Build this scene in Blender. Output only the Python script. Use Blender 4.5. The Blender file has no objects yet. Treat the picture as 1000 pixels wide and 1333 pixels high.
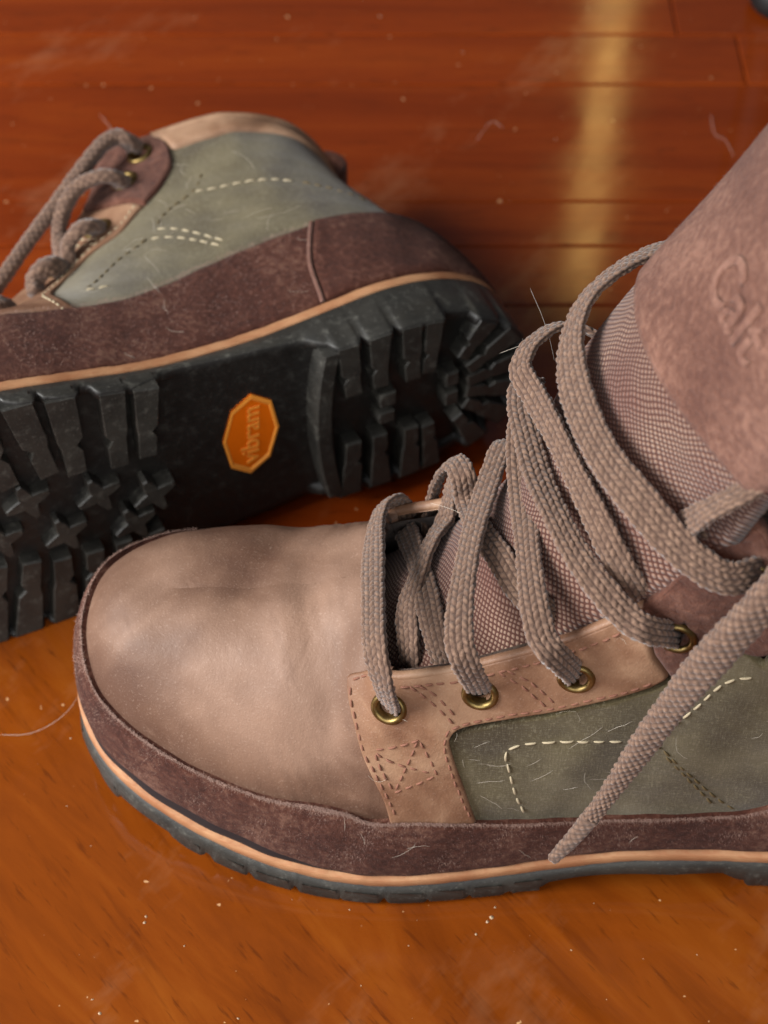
import bpy, bmesh, math, random
import numpy as np
from math import radians, pi, sin, cos
from mathutils import Matrix, Vector, Euler, geometry

random.seed(7); np.random.seed(7)
sc = bpy.context.scene
C = sc.collection

# ---------------------------------------------------------------- camera
cam_d = bpy.data.cameras.new('camera'); cam = bpy.data.objects.new('camera', cam_d); C.objects.link(cam)
cam.location = (0, 0, .488); cam.rotation_euler = (radians(90-50.4), 0, 0)
cam_d.sensor_fit = 'VERTICAL'; cam_d.sensor_height = 36; cam_d.lens = 2200/1333*36
cam_d.clip_start = .01; cam_d.clip_end = 50
cam_d.dof.use_dof = True; cam_d.dof.focus_distance = .480; cam_d.dof.aperture_fstop = 13
sc.camera = cam
# ---------------------------------------------------------------- light: an indoor room, daylight from a big window behind left
world = bpy.data.worlds.new('World'); sc.world = world; world.use_nodes = True
bg = world.node_tree.nodes['Background']; bg.inputs[0].default_value = (.80, .86, 1, 1); bg.inputs[1].default_value = .08
def area(name, loc, at, size, power, col, shape='RECTANGLE'):
    d = bpy.data.lights.new(name, 'AREA'); d.shape = shape; d.size, d.size_y = size; d.energy = power; d.color = col
    o = bpy.data.objects.new(name, d); C.objects.link(o); o.location = loc
    o.rotation_euler = (Vector(at)-Vector(loc)).to_track_quat('-Z', 'Y').to_euler(); return o
area('window_light', (-1.12, .05, .80), (0, .32, .05), (.80, .70), 35, (1, .99, .98))
area('front_fill', (-.10, -.85, .90), (.05, .32, .03), (1.6, .9), 11.5, (1, .99, .98))  # added fill lamp, brightens the camera-facing sides
area('far_streak_lamp', (.36, 2.30, 1.20), (.1, .6, 0), (.045, .70), .55, (1, .62, .18))  # narrow strip lamp placed for its warm reflection on the far boards
sc.view_settings.view_transform = 'Standard'; sc.view_settings.look = 'None'
sc.view_settings.exposure = .32; sc.view_settings.gamma = 1
sc.render.engine = 'CYCLES'; sc.cycles.max_bounces = 6; sc.cycles.use_denoising = True

# ---------------------------------------------------------------- small helpers
def srgb(r, g, b):
    f = lambda c: (c/12.92 if c <= .04045 else ((c+.055)/1.055)**2.4)
    return (f(r/255), f(g/255), f(b/255), 1)
def link(o, parent=None):
    C.objects.link(o)
    if parent is not None: o.parent = parent
    return o
def mesh_obj(name, V, Fc, mat, parent=None, smooth=True, uv=None):
    me = bpy.data.meshes.new(name)
    me.from_pydata([tuple(map(float, v)) for v in V], [], [tuple(map(int, f)) for f in Fc])
    for m in (mat if isinstance(mat, (list, tuple)) else [mat]): me.materials.append(m)
    me.polygons.foreach_set('use_smooth', [smooth]*len(me.polygons))
    if uv is not None:
        l = me.uv_layers.new(name='UVMap'); idx = np.zeros(len(me.loops), int); me.loops.foreach_get('vertex_index', idx)
        l.data.foreach_set('uv', np.asarray(uv, float)[idx].ravel())
    me.update()
    return link(bpy.data.objects.new(name, me), parent)
def grid_faces(n, m, closed_u=False, closed_v=False, off=0):
    Fc = []
    for i in range(n if closed_u else n-1):
        for j in range(m if closed_v else m-1):
            a, b = i, (i+1) % n; c, d = j, (j+1) % m
            Fc.append((off+a*m+c, off+b*m+c, off+b*m+d, off+a*m+d))
    return Fc
def flip(Fc): return [tuple(reversed(f)) for f in Fc]
def tag(o, label=None, cat=None, group=None, kind=None):
    if label: o['label'] = label
    if cat: o['category'] = cat
    if group: o['group'] = group
    if kind: o['kind'] = kind
    return o

# ---------------------------------------------------------------- materials
class NT:
    def __init__(s, name):
        s.m = bpy.data.materials.new(name); s.m.use_nodes = True; s.t = s.m.node_tree
        s.b = s.t.nodes['Principled BSDF']; s.out = s.t.nodes['Material Output']
    def n(s, kind, **kw):
        x = s.t.nodes.new(kind)
        for k, v in kw.items():
            if k in x.inputs.keys(): x.inputs[k].default_value = v
            else: setattr(x, k, v)
        return x
    def l(s, a, b): s.t.links.new(a, b)
    def coord(s, scale=(1, 1, 1), rot=(0, 0, 0), kind='Object'):
        tc = s.n('ShaderNodeTexCoord'); mp = s.n('ShaderNodeMapping')
        mp.inputs['Scale'].default_value = scale; src = tc.outputs[kind]
        if any(rot):
            mr = s.n('ShaderNodeMapping'); mr.inputs['Rotation'].default_value = rot; s.l(src, mr.inputs['Vector']); src = mr.outputs[0]
        s.l(src, mp.inputs['Vector']); return mp.outputs[0]
    def noise(s, co, scale, detail=4, rough=.55, dist=0):
        x = s.n('ShaderNodeTexNoise', Scale=scale, Detail=detail, Roughness=rough, Distortion=dist); s.l(co, x.inputs['Vector']); return x.outputs['Fac']
    def ramp(s, fac, stops):
        r = s.n('ShaderNodeValToRGB'); e = r.color_ramp.elements
        while len(e) > 2: e.remove(e[-1])
        for i, (p, c) in enumerate(stops):
            el = e[i] if i < 2 else e.new(p)
            el.position = p; el.color = c if len(c) == 4 else (*c, 1)
        s.l(fac, r.inputs[0]); return r.outputs[0]
    def mix(s, fac, a, b, mode='MIX'):
        x = s.n('ShaderNodeMix', data_type='RGBA', blend_type=mode)
        for sock, v in ((x.inputs[0], fac), (x.inputs[6], a), (x.inputs[7], b)):
            if hasattr(v, 'is_linked'): s.l(v, sock)
            else: sock.default_value = v
        return x.outputs[2]
    def math(s, op, a, b=0.0, clamp=False):
        x = s.n('ShaderNodeMath', operation=op, use_clamp=clamp)
        for sock, v in ((x.inputs[0], a), (x.inputs[1], b)):
            if hasattr(v, 'is_linked'): s.l(v, sock)
            else: sock.default_value = v
        return x.outputs[0]
    def bump(s, h, strength, dist, prev=None):
        b = s.n('ShaderNodeBump', Strength=strength, Distance=dist); s.l(h, b.inputs['Height'])
        if prev is not None: s.l(prev, b.inputs['Normal'])
        return b.outputs[0]
    def done(s, col=None, rough=None, normal=None, **kw):
        for nm, v in (('Base Color', col), ('Roughness', rough), ('Normal', normal)):
            if v is None: continue
            if hasattr(v, 'is_linked'): s.l(v, s.b.inputs[nm])
            else: s.b.inputs[nm].default_value = v
        for k, v in kw.items(): s.b.inputs[k.replace('_', ' ')].default_value = v
        return s.m

def leather(name, c0, c1, c2, rough=.55, patch=38, spec=.35):
    k = NT(name); co = k.coord()
    big = k.noise(co, patch, 3, .5, .4); mid = k.noise(co, patch*5, 4, .6); fine = k.noise(co, 1500, 3, .6); pore = k.noise(co, 700, 2, .5)
    col = k.ramp(big, [(.38, c0), (.51, c1), (.65, c2)])
    col = k.mix(k.math('MULTIPLY', mid, .35), col, c0)
    col = k.mix(k.ramp(fine, [(.58, (0, 0, 0)), (.72, (.13, .13, .13))]), col, srgb(215, 190, 172))
    scf = k.noise(k.coord((.10, 1, 1), (.2, .4, .9)), 260, 3, .6); scf2 = k.noise(k.coord((1, .12, 1), (.1, .3, -.5)), 200, 3, .6)
    col = k.mix(k.ramp(scf, [(.62, (0, 0, 0)), (.74, (.22, .22, .22))]), col, c2); col = k.mix(k.ramp(scf2, [(.62, (0, 0, 0)), (.74, (.25, .25, .25))]), col, c0)
    r = k.ramp(mid, [(.3, (rough-.08,)*3), (.7, (rough+.10,)*3)])
    cre = k.noise(k.coord((2.2, .6, 1), (0, 0, .2)), 120, 5, .65, .6)
    nrm = k.bump(fine, .30, .0004); nrm = k.bump(pore, .14, .0005, nrm); nrm = k.bump(mid, .18, .0010, nrm); nrm = k.bump(cre, .16, .0010, nrm)
    return k.done(col, r, nrm, Specular_IOR_Level=spec)
def suede(name, c0, c1, c2, nap=420, dirt=.3, sheen=.35):
    k = NT(name); co = k.coord()
    big = k.noise(co, 45, 3, .5); fib = k.noise(co, nap*2.4, 5, .72); mid = k.noise(co, nap*.5, 4, .65)
    col = k.ramp(k.math('ADD', k.math('MULTIPLY', big, .45), k.math('MULTIPLY', mid, .55)), [(.36, c0), (.50, c1), (.64, c2)])
    col = k.mix(k.ramp(fib, [(.52, (0, 0, 0)), (.70, (dirt,)*3)]), col, c2)
    nrm = k.bump(fib, .8, .0007); nrm = k.bump(mid, .5, .0012, nrm)
    return k.done(col, .95, nrm, Sheen_Weight=sheen, Sheen_Roughness=.45, Specular_IOR_Level=.15)
M = {}
M['vamp'] = leather('vamp_leather', srgb(86, 61, 48), srgb(110, 83, 67), srgb(138, 109, 91), .58, 22, .28)
M['eyestay'] = leather('eyestay_leather', srgb(110, 77, 57), srgb(132, 98, 75), srgb(156, 123, 97), .55, 50)
M['collar'] = leather('collar_leather', srgb(110, 80, 60), srgb(134, 101, 77), srgb(158, 125, 99), .55, 50)
M['rand'] = suede('dark_brown_suede', srgb(56, 28, 21), srgb(77, 44, 34), srgb(110, 77, 63), 900, .24, .04)
M['dark'] = suede('brown_suede', srgb(70, 40, 31), srgb(92, 57, 45), srgb(120, 83, 68), 700, .25, .1)
M['tongue'] = suede('tongue_suede', srgb(88, 55, 45), srgb(107, 72, 59), srgb(136, 98, 82), 900, .45, .1)
def olive():
    k = NT('waxed_olive_cloth'); co = k.coord()
    big = k.noise(co, 30, 3, .5); f1 = k.noise(k.coord((1, 1, 5)), 520, 4, .7); f2 = k.noise(k.coord((5, 2, 1)), 420, 4, .7)
    col = k.ramp(big, [(.34, srgb(56, 45, 23)), (.5, srgb(79, 69, 43)), (.68, srgb(100, 90, 63))])
    h = k.math('ADD', f1, f2)
    col = k.mix(k.ramp(k.math('MULTIPLY', h, .5), [(.50, (0, 0, 0)), (.64, (.32, .32, .32))]), col, srgb(158, 150, 124))
    nrm = k.bump(h, .35, .0006)
    return k.done(col, .74, nrm, Sheen_Weight=.25, Specular_IOR_Level=.25)
M['olive'] = olive()
M['emboss'] = suede('tongue_suede_embossed', srgb(102, 68, 57), srgb(124, 88, 74), srgb(150, 112, 96), 900, .4, .1)
def rubber(name, c0, c1, dust):
    k = NT(name); co = k.coord()
    big = k.noise(co, 60, 4, .6); fine = k.noise(co, 900, 4, .7); mid = k.noise(co, 220, 5, .7)
    col = k.ramp(big, [(.3, c0), (.7, c1)])
    col = k.mix(k.ramp(mid, [(.55, (0, 0, 0)), (.75, (dust, dust, dust))]), col, srgb(118, 116, 106))
    col = k.mix(k.ramp(fine, [(.60, (0, 0, 0)), (.72, (dust, dust, dust))]), col, srgb(132, 130, 122))
    return k.done(col, k.ramp(mid, [(.3, (.42,)*3), (.7, (.65,)*3)]), k.bump(fine, .25, .0004), Specular_IOR_Level=.5)
M['rubber'] = rubber('dusty_rubber', srgb(32, 31, 28), srgb(52, 50, 45), .36)
M['rubber_black'] = rubber('black_rubber', srgb(20, 18, 16), srgb(30, 28, 25), .14)
def welt_m():
    k = NT('welt_leather'); co = k.coord()
    a = k.noise(k.coord((1, 1, 9)), 240, 4, .6); b = k.noise(co, 60, 3, .5)
    col = k.ramp(b, [(.3, srgb(146, 98, 66)), (.7, srgb(184, 140, 102))])
    col = k.mix(k.ramp(a, [(.45, (0, 0, 0)), (.75, (.55, .55, .55))]), col, srgb(150, 86, 52))
    return k.done(col, .62, k.bump(a, .4, .0005), Specular_IOR_Level=.3)
M['welt'] = welt_m()
def lace_m():
    k = NT('taupe_lace'); co = k.coord()
    a = k.noise(co, 900, 3, .6); b = k.noise(co, 120, 2, .5)
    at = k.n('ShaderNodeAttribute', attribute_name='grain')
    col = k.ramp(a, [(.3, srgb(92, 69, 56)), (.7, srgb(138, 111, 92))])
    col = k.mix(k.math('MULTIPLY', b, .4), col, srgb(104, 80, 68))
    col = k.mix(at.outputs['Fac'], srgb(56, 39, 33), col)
    return k.done(col, .85, k.bump(a, .4, .0004), Sheen_Weight=.3, Specular_IOR_Level=.2)
M['lace'] = lace_m()
def plain(name, col, rough, metal=0, **kw):
    k = NT(name); return k.done(col, rough, None, Metallic=metal, **kw)
def brass():
    k = NT('antique_brass'); a = k.noise(k.coord(), 400, 3, .6)
    return k.done(k.ramp(a, [(.3, srgb(104, 86, 50)), (.7, srgb(152, 130, 84))]), .42, None, Metallic=1.0)
M['brass'] = brass()
M['hole'] = plain('eyelet_shadowed_inside', srgb(30, 24, 22), .9)
M['aglet'] = plain('clear_aglet', srgb(118, 100, 88), .5)
M['cream'] = plain('cream_thread', srgb(172, 158, 130), .85)
M['olive_thread'] = plain('olive_thread', srgb(92, 76, 46), .8)
M['brown_thread'] = plain('brown_thread', srgb(122, 80, 62), .8)
M['lining'] = suede('lining_cloth', srgb(58, 46, 42), srgb(84, 68, 60), srgb(110, 92, 80), 600, .2, .1)
def textile():
    k = NT('tongue_mesh_cloth'); uv = k.coord((1, 1, 1), kind='UV')
    wb = k.n('ShaderNodeTexNoise', Scale=70.0, Detail=2.0); k.l(uv, wb.inputs['Vector']); vm_ = k.n('ShaderNodeVectorMath', operation='MULTIPLY_ADD'); k.l(wb.outputs['Color'], vm_.inputs[0]); vm_.inputs[1].default_value = (.004, .004, 0); k.l(uv, vm_.inputs[2])
    sp = k.n('ShaderNodeSeparateXYZ'); k.l(vm_.outputs[0], sp.inputs[0])
    a = k.math('SINE', k.math('MULTIPLY', k.math('ADD', sp.outputs[0], sp.outputs[1]), 2*pi/.0019))
    b = k.math('SINE', k.math('MULTIPLY', k.math('SUBTRACT', sp.outputs[0], sp.outputs[1]), 2*pi/.0019))
    h = k.math('MULTIPLY', k.math('ADD', a, 1), k.math('ADD', b, 1)); h = k.math('MULTIPLY', h, .25)
    n = k.noise(k.coord(), 40, 3, .5)
    base = k.ramp(n, [(.35, srgb(120, 86, 74)), (.65, srgb(146, 118, 100))])
    col = k.mix(k.ramp(h, [(.08, (0, 0, 0)), (.45, (1, 1, 1))]), srgb(74, 44, 36), base)
    return k.done(col, .9, k.bump(h, .8, .0006), Sheen_Weight=.2, Specular_IOR_Level=.2)
M['textile'] = textile()
M['badge'] = plain('orange_badge', srgb(226, 106, 10), .34)
M['badge_hi'] = plain('orange_badge_raised', srgb(240, 152, 58), .3)
M['gap_shade'] = plain('painted_gap_shade', srgb(22, 12, 16), .8)  # shade of the gap between rand and welt, put in as colour
M['raw'] = suede('raw_suede_edge', srgb(92, 62, 52), srgb(114, 80, 68), srgb(138, 104, 92), 700, .3, .1)
M['hair'] = plain('pale_hair', srgb(214, 204, 188), .5)
M['fuzz'] = plain('suede_fibre', srgb(150, 122, 110), .9)
M['dust'] = plain('pale_dust', srgb(182, 158, 126), .9)
def floor_m(name, dark, mid, light, ang, stretch, seedoff):
    k = NT(name)
    co = k.coord((stretch, 1, 1), (0, 0, ang)); co2 = k.coord((stretch*.35, 1, 1), (0, 0, ang))
    g = k.noise(co, 42, 6, .62, .8); g2 = k.noise(co2, 120, 4, .6); fl = k.noise(k.coord((.16, 1, 1), (0, 0, ang)), 420, 3, .6); fl2 = k.noise(k.coord((.10, 1, 1), (0, 0, ang+.05)), 160, 4, .65); scr = k.noise(k.coord((.03, 1, 1), (0, 0, -.6)), 300, 2, .5)
    o = k.coord(); big = k.noise(o, 5, 3, .5); spk = k.noise(o, 260, 2, .5); sm = k.noise(k.coord((1, .45, 1), (0, 0, .7)), 22, 5, .7)
    col = k.ramp(g, [(.30, dark), (.52, mid), (.74, light)])
    col = k.mix(k.math('MULTIPLY', g2, .35), col, dark)
    col = k.mix(k.ramp(fl, [(.60, (0, 0, 0)), (.70, (.7, .7, .7))]), col, srgb(58, 24, 8))
    col = k.mix(k.math('MULTIPLY', big, .4), col, mid)
    col = k.mix(k.ramp(fl2, [(.56, (0, 0, 0)), (.72, (.5, .5, .5))]), col, srgb(74, 30, 8))
    col = k.mix(k.ramp(scr, [(.74, (0, 0, 0)), (.80, (.25, .25, .25))]), col, srgb(206, 150, 96))
    oi = k.n('ShaderNodeObjectInfo'); col = k.mix(k.math('MULTIPLY', oi.outputs['Random'], .40), col, dark)
    hz = k.ramp(sm, [(.56, (0, 0, 0)), (.80, (.18, .18, .18))])
    col = k.mix(hz, col, srgb(190, 150, 110))
    col = k.mix(k.ramp(spk, [(.735, (0, 0, 0)), (.76, (.6, .6, .6))]), col, srgb(214, 170, 120))
    rg = k.ramp(sm, [(.35, (.06,)*3), (.75, (.17,)*3)])
    nrm = k.bump(g, .04, .0006); nrm = k.bump(k.noise(o, 34, 2, .5), .05, .001, nrm)
    return k.done(col, rg, nrm, Specular_IOR_Level=.42)
M['floor_far'] = floor_m('varnished_red_board', srgb(94, 33, 6), srgb(126, 50, 10), srgb(150, 68, 15), 0, .08, 0)
M['floor_near'] = floor_m('varnished_orange_board', srgb(88, 38, 7), srgb(134, 65, 13), srgb(162, 90, 26), .85, .22, 3)
M['gap'] = plain('board_gap', srgb(40, 16, 8), .9)
M['black'] = plain('black_plastic', srgb(12, 10, 10), .6)
# ---------------------------------------------------------------- boot geometry (metres, boot frame:
# x = heel to toe, y = towards the outer (little toe) side, z = up, sole resting on z = 0)
def cr(P, u, closed=False):
    """Catmull-Rom through the rows of P at parameter u (in units of rows)."""
    P = np.asarray(P, float); n = len(P); u = np.asarray(u, float)
    if closed:
        i = np.floor(u).astype(int); f = u - i
        p0, p1, p2, p3 = P[(i-1) % n], P[i % n], P[(i+1) % n], P[(i+2) % n]
    else:
        i = np.clip(np.floor(u).astype(int), 0, n-2); f = u - i
        p1, p2 = P[i], P[i+1]
        p0 = np.where((i > 0)[..., None], P[np.maximum(i-1, 0)], 2*p1-p2)
        p3 = np.where((i < n-2)[..., None], P[np.minimum(i+2, n-1)], 2*p2-p1)
    f = f[..., None]
    return .5*((2*p1)+(-p0+p2)*f+(2*p0-5*p1+4*p2-p3)*f*f+(-p0+3*p1-3*p2+p3)*f**3)

def tab(xs, ys, x):
    """smooth (monotone) interpolation of a table"""
    xs = np.asarray(xs, float); ys = np.asarray(ys, float); x = np.clip(np.asarray(x, float), xs[0], xs[-1])
    d = np.diff(ys)/np.diff(xs); m = np.zeros_like(ys); m[0], m[-1] = d[0], d[-1]
    for k in range(1, len(xs)-1):
        m[k] = 0 if d[k-1]*d[k] <= 0 else 2*d[k-1]*d[k]/(d[k-1]+d[k])
    i = np.clip(np.searchsorted(xs, x, side='right')-1, 0, len(xs)-2)
    h = xs[i+1]-xs[i]; t = (x-xs[i])/h
    return ((1+2*t)*(1-t)**2*ys[i]+t*(1-t)**2*h*m[i]+t*t*(3-2*t)*ys[i+1]+t*t*(t-1)*h*m[i+1])

def rubber_top(x): return tab([0, .04, .075, .11, .15, .19, .23, .265, .30], [.0240, .0212, .0185, .0155, .0115, .0095, .0125, .019, .026], x)
def base_bottom(x): return tab([0, .07, .085, .12, .155, .19, .23, .265, .30], [.0065, .0065, .0095, .0092, .006, .0048, .0062, .0105, .0165], x)
def lug_bottom(x): return tab([0, .085, .15, .19, .225, .26, .30], [0, 0, .0006, 0, .0012, .0055, .0125], x)
WELT = .0046
def welt_top(x): return rubber_top(x)+WELT

# stations: bottom (x, y); top (x, y, z); pull of the wall at the bottom (outward, up); at the top (outward, up)
LAT = [
 ((.2905,-.0060),(.2560,-.003,.0800),(.002,.036),(.025,.001)),
 ((.2865, .0105),(.2540,-.003,.0802),(.002,.036),(.025,.001)),
 ((.2740, .0260),(.2490,-.003,.0808),(.002,.037),(.025,.001)),
 ((.2530, .0380),(.2380,-.003,.0824),(.002,.038),(.028,.001)),
 ((.2280, .0460),(.2180,-.003,.0875),(.002,.040),(.033,.000)),
 ((.2120, .0488),(.2010,-.003,.0945),(.002,.040),(.033,.000)),
 ((.2020, .0495),(.1960, .013,.0960),(.002,.036),(.020,-.004)),
 ((.1920, .0495),(.1915, .029,.0935),(.002,.030),(.009,-.014)),
 ((.1780, .0480),(.1760, .0310,.0985),(.002,.030),(.008,-.018)),
 ((.1620, .0450),(.1620, .0305,.1050),(.002,.031),(.007,-.022)),
 ((.1380, .0400),(.1390, .0300,.1200),(.002,.034),(.006,-.028)),
 ((.1170, .0365),(.1190, .0290,.1400),(.002,.036),(.006,-.034)),
 ((.0960, .0350),(.1025, .0290,.1720),(.002,.038),(.006,-.042)),
 ((.0740, .0345),(.0860, .0350,.1555),(.002,.040),(.001,-.046)),
 ((.0450, .0340),(.0590, .0370,.1490),(.002,.042),(-.001,-.046)),
 ((.0220, .0290),(.0370, .0310,.1420),(.002,.042),(-.002,-.046)),
 ((.0055, .0175),(.0235, .0170,.1380),(.003,.042),(-.004,-.045)),
 ((-.0005, .0000),(.0180, .0000,.1365),(.004,.042),(-.006,-.044)),
]
MED = [
 ((.2865,-.0230),(.2540,-.003,.0802),(.002,.038),(.028,.001)),
 ((.2720,-.0375),(.2490,-.003,.0808),(.002,.041),(.029,.001)),
 ((.2500,-.0460),(.2380,-.003,.0824),(.002,.042),(.032,.001)),
 ((.2240,-.0485),(.2180,-.003,.0875),(.002,.042),(.034,.000)),
 ((.2080,-.0480),(.2010,-.003,.0945),(.002,.042),(.033,.000)),
 ((.1980,-.0470),(.1985,-.019,.0925),(.002,.036),(.020,-.004)),
 ((.1880,-.0455),(.1960,-.033,.0860),(.002,.030),(.008,-.012)),
 ((.1740,-.0430),(.1800,-.0335,.0920),(.002,.030),(.007,-.016)),
 ((.1590,-.0395),(.1650,-.0325,.1000),(.002,.031),(.006,-.022)),
 ((.1360,-.0345),(.1400,-.0310,.1180),(.002,.034),(.005,-.028)),
 ((.1160,-.0320),(.1190,-.0290,.1400),(.002,.036),(.006,-.034)),
 ((.0960,-.0310),(.1040,-.0290,.1630),(.002,.038),(.006,-.042)),
 ((.0740,-.0320),(.0860,-.0340,.1555),(.002,.040),(.001,-.046)),
 ((.0450,-.0330),(.0590,-.0360,.1490),(.002,.042),(-.001,-.046)),
 ((.0220,-.0280),(.0370,-.0310,.1420),(.002,.042),(-.002,-.046)),
 ((.0055,-.0170),(.0235,-.0170,.1380),(.003,.042),(-.004,-.045)),
]
RING = LAT+MED[::-1]
NL = len(LAT)-1                       # lateral: rows 0..NL, medial: NL..len(RING)
_B2 = np.array([r[0] for r in RING]); _T = np.array([r[1] for r in RING])
def _outward():
    d = np.roll(_B2, -1, 0)-np.roll(_B2, 1, 0); n = np.stack([-d[:, 1], d[:, 0]], 1)
    n = n/np.linalg.norm(n, axis=1)[:, None]
    c = _B2-np.array([.14, 0])
    return np.where((np.sum(n*c, 1) > 0)[:, None], n, -n)
_N2 = _outward()
_z = welt_top(_B2[:, 0])
_Bc = np.column_stack([_B2, _z])
_P1 = _Bc+np.column_stack([_N2*np.array([[r[2][0]] for r in RING]), [r[2][1] for r in RING]])
_P2 = _T+np.column_stack([_N2*np.array([[r[3][0]] for r in RING]), [r[3][1] for r in RING]])
def row(S):
    """S: 0 toe tip, 0..1 outer side, 1 heel back, 1..2 inner side back to the toe (also -1..0)"""
    S = np.mod(np.asarray(S, float), 2.0)
    nm = len(RING)-NL
    return np.where(S <= 1, S*NL, NL+(S-1)*nm)
def wall(S, t):
    S, t = np.broadcast_arrays(np.asarray(S, float), np.asarray(t, float))
    u = row(S); t = t[..., None]
    B, P1, P2, T = (cr(c, u, True) for c in (_Bc, _P1, _P2, _T))
    p = (1-t)**3*B+3*(1-t)**2*t*P1+3*(1-t)*t*t*P2+t**3*T
    return p
def wall_n(S, t):
    S, t = np.broadcast_arrays(np.asarray(S, float), np.asarray(t, float))
    e = 2e-3; ta = np.clip(t-e, 0, 1); tb = np.clip(t+e, 0, 1)
    n = np.cross(wall(S+e, t)-wall(S-e, t), wall(S, tb)-wall(S, ta))
    return n/(np.linalg.norm(n, axis=-1)[..., None]+1e-12)
def on_wall(S, t, h=0.0):
    return wall(S, t)+wall_n(S, t)*np.asarray(h, float)[..., None]

# the tongue: u across (-1 inner side .. 1 outer side), v from toe end up
_TC = np.array([(.208, 0,.066),(.190, 0,.080),(.168,-.001,.098),(.148,-.003,.124),(.132,-.003,.156),(.1185,-.002,.190),(.1045, 0,.224),(.0915,0,.257),(.079,0,.288)])
_TW = np.array([.026,.028,.029,.031,.034,.038,.043,.047,.050])
_TT = np.array([0,0,.002,.008,.016,.0125,.006,.002,0])        # twist: inner edge further forward
_TB = np.array([.004,.006,.008,.011,.013,.012,.010,.009,.008])
def tongue(u, v, h=0.0):
    u, v = np.broadcast_arrays(np.asarray(u, float), np.asarray(v, float))
    k = v*(len(_TC)-1); c = cr(_TC, k); w = cr(_TW[:, None], k)[..., 0]; b = cr(_TB[:, None], k)[..., 0]
    d = cr(_TC, np.clip(k+.02, 0, len(_TC)-1))-cr(_TC, np.clip(k-.02, 0, len(_TC)-1)); d /= np.linalg.norm(d, axis=-1)[..., None]
    f = np.stack([d[..., 2], 0*u, -d[..., 0]], -1)            # outward (towards the toe and up)
    p = c+f*(b*(1-u*u)-b*.5)[..., None]
    tw = cr(_TT[:, None], k)[..., 0]
    p = p+np.stack([.003-tw*u, w*u, 0*u], -1)
    return p+f*np.asarray(h, float)[..., None]
def sag(p):
    """the boot that lies on its side: its upper (inner) wall has sunk towards the throat"""
    p = np.array(p, float); x, y, z = p[..., 0], p[..., 1], p[..., 2]
    a = tab([.06, .10, .12, .137, .15, .17, .19, .21, .235], [0, .006, .011, .016, .020, .022, .018, .009, 0], x)
    zt = tab([.08, .105, .12, .14, .165, .18, .20, .23], [.167, .163, .140, .118, .100, .092, .086, .083], x)
    f = np.clip((z-.052)/(zt-.052), 0, 1.15); f = f*f*(3-2*np.minimum(f, 1))
    p[..., 1] = y+np.where(y < 0, a*f*np.clip(-y/.02, 0, 1), 0); return p
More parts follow.
